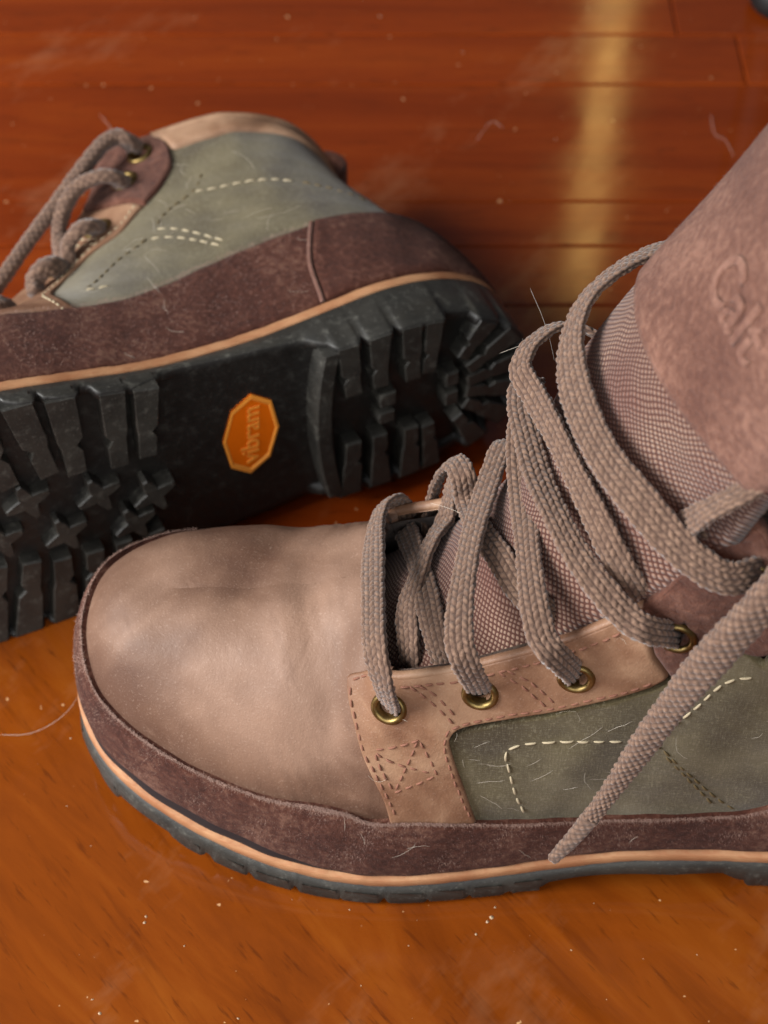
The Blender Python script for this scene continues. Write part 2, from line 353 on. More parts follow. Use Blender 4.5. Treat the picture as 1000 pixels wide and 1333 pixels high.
LACES = {
 'bar': [(0.1896,0.0260,0.0688), (0.1888,0.0385,0.0909), (0.1905,0.0410,0.1054), (0.1930,0.0345,0.1125), (0.1953,0.0170,0.1096), (0.1972,-0.0010,0.1038), (0.1984,-0.0190,0.0963), (0.1976,-0.0295,0.0932), (0.1950,-0.0345,0.0912), (0.1924,-0.0370,0.0856), (0.1913,-0.0360,0.0817)],
 'L2': [(0.1634,0.0250,0.0794), (0.1644,0.0375,0.1011), (0.1679,0.0410,0.1160), (0.1702,0.0370,0.1210), (0.1708,0.0270,0.1228), (0.1702,0.0140,0.1230), (0.1689,-0.0010,0.1214), (0.1665,-0.0170,0.1194), (0.1643,-0.0290,0.1187), (0.1625,-0.0360,0.1185), (0.1595,-0.0410,0.1140), (0.1574,-0.0400,0.1105)],
 'M2': [(0.1838,-0.0330,0.0764), (0.1834,-0.0380,0.0854), (0.1808,-0.0400,0.0980), (0.1769,-0.0375,0.1077), (0.1737,-0.0300,0.1110), (0.1713,-0.0252,0.1041), (0.1671,-0.0064,0.1150), (0.1612,0.0061,0.1193), (0.1543,0.0178,0.1189), (0.1477,0.0239,0.1200), (0.1355,0.0160,0.0952)],
 'in1': [(0.1765,-0.0330,0.1059), (0.1780,-0.0293,0.0916), (0.1815,-0.0171,0.0945), (0.1842,-0.0050,0.0948), (0.1864,0.0060,0.0926), (0.1854,0.0158,0.0909), (0.1846,0.0200,0.0873), (0.1837,0.0232,0.0804)],
 'in2': [(0.1904,-0.0310,0.0818), (0.1863,-0.0164,0.0894), (0.1824,-0.0006,0.0952), (0.1795,0.0113,0.0969), (0.1770,0.0196,0.0956), (0.1756,0.0221,0.0929), (0.1735,0.0250,0.0866)],
 'L3': [(0.1367,0.0240,0.0897), (0.1395,0.0370,0.1114), (0.1451,0.0405,0.1236), (0.1486,0.0370,0.1258), (0.1511,0.0290,0.1282), (0.1528,0.0180,0.1287), (0.1545,0.0030,0.1280), (0.1562,-0.0120,0.1265), (0.1576,-0.0230,0.1269), (0.1582,-0.0330,0.1289), (0.1564,-0.0410,0.1290), (0.1533,-0.0430,0.1278)],
 'L4': [(0.1104,0.0220,0.1108), (0.1150,0.0350,0.1291), (0.1226,0.0405,0.1377), (0.1282,0.0380,0.1395), (0.1351,0.0320,0.1427), (0.1418,0.0230,0.1447), (0.1478,0.0110,0.1458), (0.1528,-0.0030,0.1445), (0.1562,-0.0170,0.1435), (0.1587,-0.0290,0.1428), (0.1584,-0.0380,0.1421), (0.1554,-0.0440,0.1388)],
 'G': [(0.1156,0.0180,0.1092), (0.1245,0.0280,0.1355), (0.1321,0.0240,0.1466), (0.1383,0.0140,0.1515), (0.1441,0.0010,0.1526), (0.1501,-0.0130,0.1532), (0.1555,-0.0260,0.1518), (0.1593,-0.0340,0.1523), (0.1580,-0.0410,0.1536), (0.1536,-0.0470,0.1544), (0.1479,-0.0510,0.1541), (0.1391,-0.0500,0.1526), (0.1299,-0.0450,0.1478)],
 'L5': [(0.0933,0.0280,0.1496), (0.0984,0.0360,0.1584), (0.1064,0.0400,0.1610), (0.1142,0.0380,0.1642), (0.1215,0.0330,0.1675), (0.1293,0.0250,0.1708), (0.1368,0.0140,0.1717), (0.1424,0.0010,0.1721), (0.1460,-0.0130,0.1722), (0.1468,-0.0270,0.1729), (0.1436,-0.0400,0.1743), (0.1361,-0.0500,0.1761), (0.1270,-0.0570,0.1776), (0.1188,-0.0600,0.1790), (0.1103,-0.0550,0.1841)],
 'H': [(0.0907,0.0260,0.1940), (0.0993,0.0310,0.1914), (0.1065,0.0340,0.1858), (0.1125,0.0335,0.1783), (0.1165,0.0300,0.1683), (0.1194,0.0240,0.1551)],
 'H2': [(0.0967,0.0260,0.1781), (0.1017,0.0260,0.1694), (0.1069,0.0240,0.1609), (0.1141,0.0285,0.1646)],
 'free': [(0.0857,0.0400,0.1820), (0.0926,0.0440,0.1701), (0.0988,0.0470,0.1580), (0.1048,0.0480,0.1434), (0.1108,0.0480,0.1251), (0.1162,0.0480,0.1052), (0.1213,0.0490,0.0865), (0.1260,0.0505,0.0708), (0.1297,0.0520,0.0602)],
 'aglet': [(0.1294,0.0519,0.0614), (0.1338,0.0535,0.0505), (0.1386,0.0550,0.0404)],
 'b1': [(0.0897,0.0229,0.1592), (0.0945,0.0309,0.1525), (0.0982,0.0364,0.1501), (0.1022,0.0379,0.1518), (0.1086,0.0369,0.1498), (0.1201,0.0329,0.1419), (0.1347,0.0269,0.1322), (0.1491,0.0209,0.1224), (0.1616,0.0159,0.1128), (0.1752,0.0099,0.1045)],
 'b2': [(0.1021,0.0206,0.1411), (0.1062,0.0286,0.1340), (0.1105,0.0346,0.1312), (0.1159,0.0356,0.1320), (0.1232,0.0326,0.1335), (0.1302,0.0280,0.1305), (0.1356,0.0220,0.1247), (0.1386,0.0180,0.1138), (0.1378,0.0140,0.0992)],
 'b3': [(0.1191,0.0168,0.1209), (0.1232,0.0248,0.1141), (0.1276,0.0308,0.1095), (0.1321,0.0308,0.1084), (0.1363,0.0268,0.1079), (0.1384,0.0240,0.1046), (0.1385,0.0170,0.1004)],
 'b4': [(0.1397,0.0138,0.1067), (0.1428,0.0218,0.1000), (0.1463,0.0268,0.0967), (0.1507,0.0268,0.0957), (0.1536,0.0228,0.0958), (0.1551,0.0211,0.0899)],
 'b5': [(0.1646,0.0173,0.0867), (0.1679,0.0233,0.0842), (0.1714,0.0263,0.0840), (0.1770,0.0253,0.0836), (0.1795,0.0193,0.0835)],
}
FLECKS = [((0.0349, 0.2426), 1.6), ((0.0336, 0.2392), 3.2), ((0.0323, 0.2377), 2.6), ((0.0286, 0.2335), 1.8), ((0.0578, 0.2282), 1.6), ((0.0103, 0.2382), 0.9), ((0.0076, 0.2297), 1.0), ((0.0964, 0.2267), 1.0), ((0.0673, 0.2123), 1.0), ((-0.0744, 0.2395), 2.0), ((-0.0747, 0.2374), 2.4), ((-0.0617, 0.2297), 1.6), ((-0.0944, 0.2641), 1.2), ((-0.1039, 0.2787), 1.0), ((-0.0882, 0.2123), 2.0), ((-0.0438, 0.2063), 2.2), ((-0.0855, 0.2079), 2.6), ((0.0382, 0.692), 2.2), ((0.0788, 0.6254), 1.6), ((-0.0019, 0.722), 3.0), ((-0.0517, 0.5618), 1.0), ((0.1096, 0.631), 1.5), ((-0.1057, 0.3046), 1.5), ((-0.029, 0.2452), 1.0), ((-0.0108, 0.2418), 1.4), ((-0.007, 0.2167), 1.1)]
HAIRS = [[(-0.1296, 0.3052, 0.0012), (-0.1205, 0.3055, 0.0012), (-0.1132, 0.3091, 0.0012), (-0.1074, 0.3153, 0.0012), (-0.1033, 0.3247, 0.0012)], [(0.1517, 0.6424, 0.0012), (0.1517, 0.6282, 0.0012), (0.1562, 0.6226, 0.0012), (0.1583, 0.6116, 0.0012)], [(0.0421, 0.6226, 0.0012), (0.0497, 0.6367, 0.0012), (0.0548, 0.6322, 0.0012)], [(-0.132, 0.6424, 0.0012), (-0.1269, 0.6338, 0.0012), (-0.1233, 0.6265, 0.0012)]]
FRONT_HAIRS = [[(0.1656, -0.05, 0.1423), (0.1571, -0.05, 0.1478), (0.1478, -0.05, 0.1533), (0.1456, -0.05, 0.1529)], [(0.1585, -0.05, 0.1684), (0.1546, -0.05, 0.1586), (0.1518, -0.05, 0.1499), (0.1496, -0.05, 0.1408)], [(0.183, -0.03, 0.0969), (0.1779, -0.02, 0.1076), (0.173, -0.01, 0.1174)], [(0.1531, -0.03, 0.1328), (0.1561, -0.045, 0.1358), (0.1594, -0.05, 0.1491)]]

# ---------------------------------------------------------------- the floor
floor = mesh_obj('floor', [(-3, -1.5, -.012), (3, -1.5, -.012), (3, 4, -.012), (-3, 4, -.012)], [(0, 1, 2, 3)], M['gap'])
tag(floor, kind='structure')
def board(x0, x1, y0, y1, mat, skew=0.0):
    g = .00028; b = .0008
    x0 += g; x1 -= g; y0 += g; y1 -= g
    V = []
    for z, i in ((-.011, 0), (-b*.7, 0), (0, b)):
        V += [(x0+i, y0+i, z), (x1-i+0, y0+i, z), (x1-i+skew, y1-i, z), (x0+i+skew, y1-i, z)]
    Fc = [(8, 9, 10, 11)]
    for r in (0, 4):
        for k in range(4): Fc.append((r+k, r+(k+1) % 4, r+4+(k+1) % 4, r+4+k))
    return mesh_obj('floor_board', V, Fc, mat, floor, smooth=False)
ys = [.3750, .5158, .5526, .5820, .6667, .7067, .80, .86, .95, 1.04, 1.10, 1.2, 1.34, 1.5, 1.75, 2.1, 2.5, 3.9]
cuts = [None, None, None, None, .172, .1435, .16, .1]
for k in range(len(ys)-1):
    x = cuts[k] if k < len(cuts) else (-.3+.37*((k*7) % 5))
    if x is None: board(-2.9, 2.9, ys[k], ys[k+1], M['floor_far'])
    else: board(-2.9, x, ys[k], ys[k+1], M['floor_far']); board(x, 2.9, ys[k], ys[k+1], M['floor_far'])
board(-2.9, 2.9, -.15, .3750, M['floor_near']); board(-2.9, 2.9, -1.4, -.15, M['floor_near'])

# ---------------------------------------------------------------- building blocks for the boots
SX, SY = .34, .10                      # rough metric of the (S, t) chart
def resample(P, step, closed=False):
    P = np.asarray(P, float)
    if closed: P = np.vstack([P, P[:1]])
    seg = np.linalg.norm(np.diff(P, axis=0), axis=1); L = np.concatenate([[0], np.cumsum(seg)])
    n = max(2, int(L[-1]/step)); u = np.linspace(0, L[-1], n+1)
    if closed: u = u[:-1]
    return np.column_stack([np.interp(u, L, P[:, k]) for k in range(P.shape[1])])
def inside(P, Q):
    x, y = Q[:, 0], Q[:, 1]; r = np.zeros(len(Q), bool)
    x0, y0 = P[:, 0], P[:, 1]; x1, y1 = np.roll(x0, -1), np.roll(y0, -1)
    for a, b, c, d in zip(x0, y0, x1, y1):
        m = ((b > y) != (d > y)); 
        if b != d: r ^= m & (x < (c-a)*(y-b)/(d-b)+a)
    return r
def bdist(P, Q):
    A = P; B = np.roll(P, -1, 0); best = np.full(len(Q), 1e9)
    for a, b in zip(A, B):
        ab = b-a; t = np.clip(((Q-a)@ab)/(ab@ab+1e-18), 0, 1); best = np.minimum(best, np.hypot(*(Q-a-t[:, None]*ab).T))
    return best
def fill2d(poly, holes, step, edge, rows=(.0003, .0008, .0015)):
    """triangles filling a 2D outline, with extra rows of points close to the outline"""
    P = resample(poly, edge, True); loops = [P]+[np.asarray(h) for h in holes]
    pts = [P]+loops[1:]
    for L in loops:
        d = np.roll(L, -1, 0)-np.roll(L, 1, 0); n = np.column_stack([-d[:, 1], d[:, 0]]); n /= np.linalg.norm(n, axis=1)[:, None]+1e-12
        for r in rows:
            for s in (1, -1):
                pts.append(('row', L+n*r*s, r))
    fixed = np.vstack(loops); out = [fixed]
    for p in pts:
        if isinstance(p, tuple):
            q = p[1]; q = q[inside(P, q)]
            for h in loops[1:]: q = q[~inside(h, q)]
            if len(q):
                dd = np.min([bdist(L, q) for L in loops], axis=0); q = q[dd > .85*p[2]]
                out.append(q)
    lo, hi = P.min(0), P.max(0)
    gx, gy = np.meshgrid(np.arange(lo[0], hi[0], step), np.arange(lo[1], hi[1], step)); gx = gx+(np.arange(gx.shape[0]) % 2)[:, None]*step*.5
    q = np.column_stack([gx.ravel(), gy.ravel()]); q = q[inside(P, q)]
    for h in loops[1:]: q = q[~inside(h, q)]
    if len(q):
        dd = np.min([bdist(L, q) for L in loops], axis=0); out.append(q[dd > max(rows)+.4*step])
    Q = np.vstack(out); E = []; o = 0
    for L in loops:
        E += [(o+i, o+(i+1) % len(L)) for i in range(len(L))]; o += len(L)
    r = geometry.delaunay_2d_cdt([Vector(v) for v in Q], E, [], 0, 1e-7)
    V = np.array([tuple(v) for v in r[0]]); Fc = np.array([tuple(f) for f in r[2] if len(f) == 3])
    c = V[Fc].mean(1); ok = inside(P, c)
    for h in loops[1:]: ok &= ~inside(h, c)
    Fc = Fc[ok]
    a = V[Fc]; ar = (a[:, 1, 0]-a[:, 0, 0])*(a[:, 2, 1]-a[:, 0, 1])-(a[:, 1, 1]-a[:, 0, 1])*(a[:, 2, 0]-a[:, 0, 0])
    Fc = np.where((ar > 0)[:, None], Fc, Fc[:, ::-1])
    d = np.min([bdist(L, V) for L in loops], axis=0)
    return V, Fc.tolist(), d
class Boot:
    """collects parts in the left boot's frame; m = -1 mirrors them into the right boot"""
    def __init__(s, root, m): s.root, s.m = root, m
    def add(s, name, V, Fc, mat, parent=None, smooth=True, uv=None, mirror=True):
        V = np.array(V, float)
        if mirror and s.m < 0: V = sag(V)*np.array([1, -1, 1]); Fc = flip(Fc)
        return mesh_obj(name, V, Fc, mat, parent or s.root, smooth, uv)
def dents(p):
    """the soft hollows and creases worn into the toe and the ball of the foot"""
    x, y = p[..., 0], p[..., 1]; h = 0*x
    for cx, cy, rx, ry, a, d in ((.263, .000, .010, .020, .5, -.0016), (.232, -.012, .006, .022, -.35, -.0018), (.214, .006, .006, .030, .25, -.0016),
                                 (.221, .018, .005, .020, .1, .0010), (.205, .020, .0035, .016, .0, -.0009), (.246, .014, .008, .012, 0, .0008), (.2, -.02, .004, .015, .3, .0010)):
        u = (x-cx)*cos(a)+(y-cy)*sin(a); v = -(x-cx)*sin(a)+(y-cy)*cos(a)
        h = h+d*np.exp(-(u/rx)**2-(v/ry)**2)
    cr_ = np.sin((x*1000+.25*y*1000+2.2*np.sin(y*160)+1.1*np.sin(y*410+1))*1.45)+.5*np.sin((x*1000-.18*y*1000)*2.6+y*300)
    return h+.00022*cr_*np.exp(-((x-.213-.15*y)/.011)**2)*(.45+.55*np.sin(y*140+.6))
def ripple(p, a):
    x, y, z = p[..., 0]*1000, p[..., 1]*1000, p[..., 2]*1000
    return a*(np.sin(x*.31+z*.17+1.3)*np.sin(y*.23+x*.11)+.6*np.sin(x*.13-z*.37+.4)*np.sin(y*.41+z*.19))
def panel(B, name, poly, h0, mat, r=.0011, holes=(), step=.0022, edge=.0012, base=0.0, wave=.00018, extra=None):
    poly2 = np.asarray(poly, float)*np.array([SX, SY])
    hl = []
    for (S, t) in holes:
        e = 1e-3; c = wall(S, t); dS = np.linalg.norm(wall(S+e, t)-c)/e; dt = np.linalg.norm(wall(S, t-e)-c)/e
        a = np.linspace(0, 2*pi, 25)[:-1]; hl.append(np.column_stack([(S+np.cos(a)*.0033/dS)*SX, (t+np.sin(a)*.0033/dt)*SY]))
    V, Fc, d = fill2d(poly2, hl, step, edge)
    S, t = V[:, 0]/SX, np.clip(V[:, 1]/SY, 0, 1)
    k = np.clip(d/r, 0, 1); h = base+h0*np.sqrt(np.clip(1-(1-k)**2, 0, 1)); h = np.where(d < 1e-6, base-.0012, h)
    p = wall(S, t); h = h+ripple(p, wave)*k
    if extra is not None: h = h+extra(p)
    return B.add(name, p+wall_n(S, t)*h[:, None], Fc, mat)
def curve_st(pts, step=.0006):
    P = np.asarray(pts, float); return P
def smooth_line(pts, n=12):
    P = np.asarray(pts, float)
    return cr(P, np.linspace(0, len(P)-1, (len(P)-1)*n+1))
def stitch_mesh(lines, h, slen=.0034, gap=.0010, rad=.00040):
    V, Fc = [], []
    for pts in lines:
        P = resample(np.asarray(pts, float)*np.array([SX, SY]), .0004)
        S, t = P[:, 0]/SX, np.clip(P[:, 1]/SY, 0, .992)
        q = wall(S, t); n = wall_n(S, t); L = np.concatenate([[0], np.cumsum(np.linalg.norm(np.diff(q, axis=0), axis=1))])
        s = .0006; hb_ = h-.0002
        while s+slen < L[-1]:
            jl = slen*random.uniform(.88, 1.08)
            f = lambda d, A: np.array([np.interp(d, L, A[:, k]) for k in range(3)])
            jit = random.uniform(-.00012, .00012); o = len(V); nn = f(s+jl/2, n); d = f(s+jl, q)-f(s, q); sd = np.cross(nn, d); sd /= np.linalg.norm(sd)+1e-12
            for fr, rr, lift in ((0, .35, -.7), (.18, .9, .25), (.5, 1, .5), (.82, .9, .25), (1, .35, -.7)):
                c = f(s+jl*fr, q)+nn*(hb_+rad*lift)+sd*jit
                for a in range(6): V.append(c+rad*rr*(cos(a*pi/3)*nn+sin(a*pi/3)*sd))
            for i in range(4):
                for a in range(6): Fc.append((o+i*6+a, o+i*6+(a+1) % 6, o+i*6+6+(a+1) % 6, o+i*6+6+a))
            s += jl+gap*random.uniform(.8, 1.2)
    return V, Fc
def stitches(B, lines, h, mat, parent=None, **kw):
    V, Fc = stitch_mesh(lines, h, **kw); o = B.add('stitching', V, Fc, mat, parent); o['kind'] = 'stuff'; return o
def edge_roll(S, r, mid, out=(), n=9):
    """a rolled edge along the top line, as (vertices, faces)"""
    T = wall(S, np.ones_like(S)); nr = wall_n(S, np.full_like(S, .97)); up = T-wall(S, np.full_like(S, .97)); up /= np.linalg.norm(up, axis=1)[:, None]
    a = np.linspace(-.25*pi, 1.25*pi, n); V = np.concatenate([[T[i]+nr[i]*(mid+r*cos(x))+up[i]*(r*sin(x)*.8-.0004) for x in a] for i in range(len(S))])
    return V, grid_faces(len(S), n)
def outline(off, n=220):
    S = np.linspace(0, 2, n, endpoint=False); u = row(S)
    P = cr(_B2, u, True); d = np.roll(P, -1, 0)-np.roll(P, 1, 0); N = np.column_stack([d[:, 1], -d[:, 0]]); N /= np.linalg.norm(N, axis=1)[:, None]
    if np.mean(np.sum(N*(P-P.mean(0)), 1)) < 0: N = -N
    if np.ndim(off): off = (off[0]+(off[1]-off[0])*np.clip((P[:, 0]-.070)/.03, 0, 1))[:, None]
    return P+N*off
_out = outline((.0018, .0052), 600)
def edge_y(x, side):
    m = _out[(_out[:, 1]*side > -.012)]
    m = m[np.argsort(m[:, 0])]; 
    o = _out[np.sign(_out[:, 1]+.0015*0) == side]; o = o[np.argsort(o[:, 0])]
    return float(np.interp(x, o[:, 0], o[:, 1]))
def prism(poly, depth_in=.0015, inset=.0006, zt=None, zb=None):
    """a tread block: outline in (x, y), sides with draft, worn lower edge"""
    P = np.asarray(poly, float); c = P.mean(0); n = len(P); d = P-c; ln = np.linalg.norm(d, axis=1)[:, None]
    zt = base_bottom if zt is None else zt; zb = lug_bottom if zb is None else zb
    V = []
    for q, z in ((P+d/ln*.0004, zt(P[:, 0])+depth_in), (P, zb(P[:, 0])+.0007), (P-d/ln*inset, zb(P[:, 0])+.00005)):
        V += [(a, b, float(h)) for (a, b), h in zip(q, z)]
    Fc = [tuple(range(2*n, 3*n))]
    for r in (0, n):
        for i in range(n): Fc.append((r+i, r+n+i, r+n+(i+1) % n, r+(i+1) % n))
    a = P; ar = np.sum(a[:, 0]*np.roll(a[:, 1], -1)-a[:, 1]*np.roll(a[:, 0], -1))
    if ar > 0: Fc = [tuple(reversed(f)) if k == 0 else f for k, f in enumerate(Fc)]
    else: Fc = [f if k == 0 else tuple(reversed(f)) for k, f in enumerate(Fc)]
    return V, Fc
def bar(o, i, w0, w1, notch=1):
    o, i = np.array(o, float), np.array(i, float); d = i-o; L = np.linalg.norm(d); d /= L; n = np.array([-d[1], d[0]])
    pr = [(0, .5*w0, .5*w0), (.55, .5*(w0*.45+w1*.55), .5*(w0*.45+w1*.55)), (.64, .5*w1*.98, .5*w1*.52), (.73, .5*w1*.95, .5*w1*.95), (1, .5*w1*.92, .5*w1*.80)]
    if notch < 0: pr = [(a, c, b) for a, b, c in pr]
    return [o+d*L*a+n*b for a, b, c in pr]+[o+d*L*a-n*c for a, b, c in reversed(pr)]
def star(cx, cy, r, w, rot):
    P = []
    for k in range(4):
        a = rot+k*pi/2
        for da, rr in ((-.30, r*.72), (-.10, r), (.10, r), (.30, r*.72), (pi/4, w)): P.append((cx+rr*cos(a+da), cy+rr*sin(a+da)))
    return P
# tread blocks in the left boot's frame (outer side = +y): (outer end, inner end, width out, width in)
LUGS = []
for side, rows in ((-1, [(.1425, .1445, .011, .0085, .0070), (.1535, .1548, .0105, .0092, .0070), (.1705, .1690, .013, .0110, .0075), (.1845, .1785, .016, .0110, .0075),
                         (.2000, .1915, .016, .0105, .0075), (.2130, .2010, .017, .0105, .0075), (.2285, .2120, .017, .0105, .0070), (.2420, .2190, .015, .0100, .0065), (.2570, .2250, .013, .010, .0060)]),
                   (1, [(.1440, .1455, .024, .0085, .0070), (.1560, .1570, .024, .0092, .0070), (.1690, .1680, .024, .0100, .0075), (.1815, .1792, .0225, .0100, .0075),
                        (.1955, .1900, .0195, .0105, .0075), (.2090, .2010, .017, .0105, .0075), (.2240, .2120, .016, .0105, .0070), (.2380, .2200, .014, .0100, .0065), (.2530, .2260, .012, .010, .0060)])):
    for k, (xo, xi, yi, w0, w1) in enumerate(rows):
        LUGS.append(bar((xo, edge_y(xo, side)), (xi, side*yi), w0, w1, 1 if k % 2 else -1))
for a, w in ((-.55, .009), (-.2, .009), (.15, .009), (.5, .009)):
    c = np.array([.226, -.004]); d = np.array([cos(a), sin(a)]); k = 1.0
    r = min((np.linalg.norm(q-c) for q in _out if abs(math.atan2(*(q-c)[::-1])-a) < .05), default=.06)
    LUGS.append(bar(c+d*r, c+d*.022, w, .006))
for x, y, rot in ((.163, -.0007, .35), (.187, -.0076, .3), (.1440, .0071, .4), (.1763, .0121, .35), (.1982, .0064, .3), (.2085, -.0045, .3), (.152, .0175, .4)):
    LUGS.append(star(x, y, .0082, .0036, rot))
for xo, yo, xi, yi, w0, w1 in ((.0705, -1, .0690, -.011, .0085, .0070), (.0590, -1, .0585, -.011, .0075, .0065), (.0465, -1, .0460, -.010, .0085, .0065), (.0370, -1, .0400, -.011, .0070, .0060),
                               (.0705, 1, .0690, .011, .0085, .0070), (.0590, 1, .0585, .011, .0075, .0065), (.0465, 1, .0460, .012, .0085, .0065), (.0370, 1, .0395, .013, .0070, .0060)):
    LUGS.append(bar((xo, edge_y(xo, yo)), (xi, yi), w0, w1, 1))
for a, w, r0 in ((-2.2, .0085, .016), (-2.62, .0085, .014), (-3.0, .0085, .012), (2.9, .0085, .012), (2.52, .0085, .014), (2.12, .0085, .016)):
    c = np.array([.036, 0]); d = np.array([cos(a), sin(a)])
    r = min((np.linalg.norm(q-c) for q in _out if abs((math.atan2(*(q-c)[::-1])-a+pi) % (2*pi)-pi) < .06), default=.04)
    LUGS.append(bar(c+d*r, c+d*r0, w, .0055))
for x, y, w, h in ((.0560, .0035, .006, .005), (.0555, -.0045, .006, .006), (.0300, .004, .005, .006), (.0300, -.005, .005, .006)):
    LUGS.append([(x-w*.5, y-h*.5), (x+w*.5, y-h*.5), (x+w*.6, y), (x+w*.5, y+h*.5), (x-w*.5, y+h*.5)])

_clip = outline((.0016, .0048), 500)
def clip_in(P):
    P = np.asarray(P, float); bad = ~inside(_clip, P)
    for i in np.where(bad)[0]: P[i] = _clip[np.argmin(np.sum((_clip-P[i])**2, 1))]
    keep = [i for i in range(len(P)) if np.linalg.norm(P[i]-P[i-1]) > 1e-4]
    return P[keep]
LUGS = [clip_in(P) for P in LUGS]
LUG_ENDS = []
for P in LUGS:
    q = resample(P, .0008, True); dd = np.min(np.linalg.norm(q[:, None]-_clip[None], axis=2), axis=1); q = q[dd < .0012]
    if len(q): LUG_ENDS.append(q)
RAND_T = [(-1.2,.345),(-1,.345),(-.88,.346),(-.785,.345),(-.697,.316),(-.615,.326),(-.556,.37),(-.52,.41),(-.47,.43),(-.35,.39),(-.2,.37),(-.1,.42),(-.04,.47),(0,.455),(.042,.395),(.062,.35),(.1,.292),(.128,.283),(.168,.272),(.21,.262),(.255,.26),(.318,.272),(.40,.305),(.45,.32),(.52,.288),(.566,.24),(.62,.20),(.695,.165),(.735,.18),(.775,.25),(.81,.32),(.86,.345),(1,.345),(1.2,.345)]
def rand_t(S): a = np.array(RAND_T); return tab(a[:, 0], a[:, 1], S)
E_LAT = [(.4094,1),(.3638,.8045),(.3230,.700),(.330,.655),(.3576,.5764),(.3754,.5464),(.4005,.5088),(.421,.4135),(.4330,.28)]
E_LEG = [(.5310,.25),(.513,.4511),(.4987,.5789),(.4907,.6566),(.4943,.6992),(.5068,.7193),(.5398,.7218),(.597,.7043),(.6319,.69),(.664,.678)]
E_DARK = [(.664,.678),(.6475,.80),(.637,.94),(.634,1)]
M_FRONT = [(-.41,1),(-.364,.80),(-.323,.70),(-.335,.65),(-.36,.58),(-.40,.50),(-.43,.36)]
M_LEG = [(-.56,.30),(-.553,.45),(-.553,.55),(-.556,.63),(-.564,.70),(-.580,.745),(-.611,.737),(-.653,.677),(-.699,.657)]
M_DARK = [(-.699,.657),(-.67,.79),(-.645,.92),(-.637,1)]
EYES_L = [(.4255,.832),(.523,.862),(.590,.832),(.665,.806),(.7266,.895)]
EYES_M = [(-.425,.80),(-.510,.845),(-.582,.862),(-.633,.817),(-.700,.802),(-.7406,.905)]

def strand(name, pts, mat, parent, w=.0037, h=.0010, ngr=10, pitch=.0024, amp=.0007, hint=None, res=5, taper=None, bead=False, centre=(.14, 0, .05), twist=None):
    """a braided lace along pts: flattened tube whose grains are real bumps"""
    P = np.asarray(pts, float); u = np.linspace(0, len(P)-1, 60*(len(P)-1)); Q = cr(P, u); Q = resample(Q, .00040 if res > 3 else .00055)
    T = np.gradient(Q, axis=0); T /= np.linalg.norm(T, axis=1)[:, None]
    Hn = (Q-np.array(centre)) if hint is None else np.tile(np.array(hint, float), (len(Q), 1))
    Hn = Hn/np.linalg.norm(Hn, axis=1)[:, None]; Hp = Hn-np.sum(Hn*T, 1)[:, None]*T; hm = np.linalg.norm(Hp, axis=1)
    N = np.zeros_like(Q); mid = len(Q)//2; N[mid] = Hp[mid]/hm[mid]
    for rng, st in ((range(mid+1, len(Q)), -1), (range(mid-1, -1, -1), 1)):
        for i in rng:
            v = N[i+st]-T[i]*(N[i+st]@T[i])
            if hm[i] > .6: v = v+.02*Hp[i]
            N[i] = v/np.linalg.norm(v)
    ph = sum(ord(c) for c in name)+len(Q); tw_ = .22*np.sin(np.linspace(0, 9, len(Q))+ph)*np.sin(np.linspace(0, pi, len(Q)))
    N = N*np.cos(tw_)[:, None]+np.cross(T, N)*np.sin(tw_)[:, None]
    Bn = np.cross(T, N)
    L = np.concatenate([[0], np.cumsum(np.linalg.norm(np.diff(Q, axis=0), axis=1))])
    k = ngr*res; tf = np.linspace(0, 2*pi, 721)
    sq = lambda v: np.sign(v)*np.abs(v)**.66
    pc = np.stack([w*sq(np.cos(tf)), h*sq(np.sin(tf))], 1); cl = np.concatenate([[0], np.cumsum(np.linalg.norm(np.diff(pc, axis=0), axis=1))])
    cc = np.linspace(0, cl[-1], k, endpoint=False); th = np.interp(cc, cl, tf); ct, st_ = sq(np.cos(th)), sq(np.sin(th)); rr_ = 2*pi*cc/cl[-1]
    tt = np.ones(len(Q)) if taper is None else np.interp(L/L[-1], *zip(*taper))
    a = L[:, None]/pitch+.06*np.sin(L[:, None]*260); c = ngr*rr_[None]/(2*pi)
    if bead: g = np.abs(np.sin(pi*(a+c*.5))*np.sin(pi*(a-c*.5)))**.55
    else:                                   # flat braid: slanted grains, the slant changing from column to column
        kc = np.floor(c); fr = c-kc; sg = np.where(kc % 2 == 0, 1, -1)
        g = (np.abs(np.sin(pi*(a+.5*(kc % 2)+sg*.55*(fr-.5))))**.6)*(1-np.abs(2*fr-1)**4)**.5
    g = g*(1+.25*np.sin(L[:, None]*900+th[None]*3))
    g = np.clip(g, 0, 1.1)
    W = w*(1+.05*np.sin(L*140+1)); r1 = tt[:, None]*(W[:, None]*ct[None]); r2 = tt[:, None]*(h*st_[None])
    nl = np.stack([np.cos(th)*np.abs(np.cos(th))**.3/w, np.sin(th)*np.abs(np.sin(th))**.3/h], 1); nl /= np.linalg.norm(nl, axis=1)[:, None]
    dsp = amp*(g-.55)
    V = Q[:, None]+Bn[:, None]*(r1+dsp*nl[None, :, 0])[..., None]+N[:, None]*(r2+dsp*nl[None, :, 1])[..., None]
    n = len(Q); Fc = grid_faces(n, k, closed_v=True)
    Fc += [tuple(range(k)), tuple(reversed(range((n-1)*k, n*k)))]
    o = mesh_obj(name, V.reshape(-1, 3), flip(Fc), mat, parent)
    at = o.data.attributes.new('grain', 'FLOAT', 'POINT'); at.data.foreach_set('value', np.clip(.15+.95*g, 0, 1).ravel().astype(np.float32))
    return o
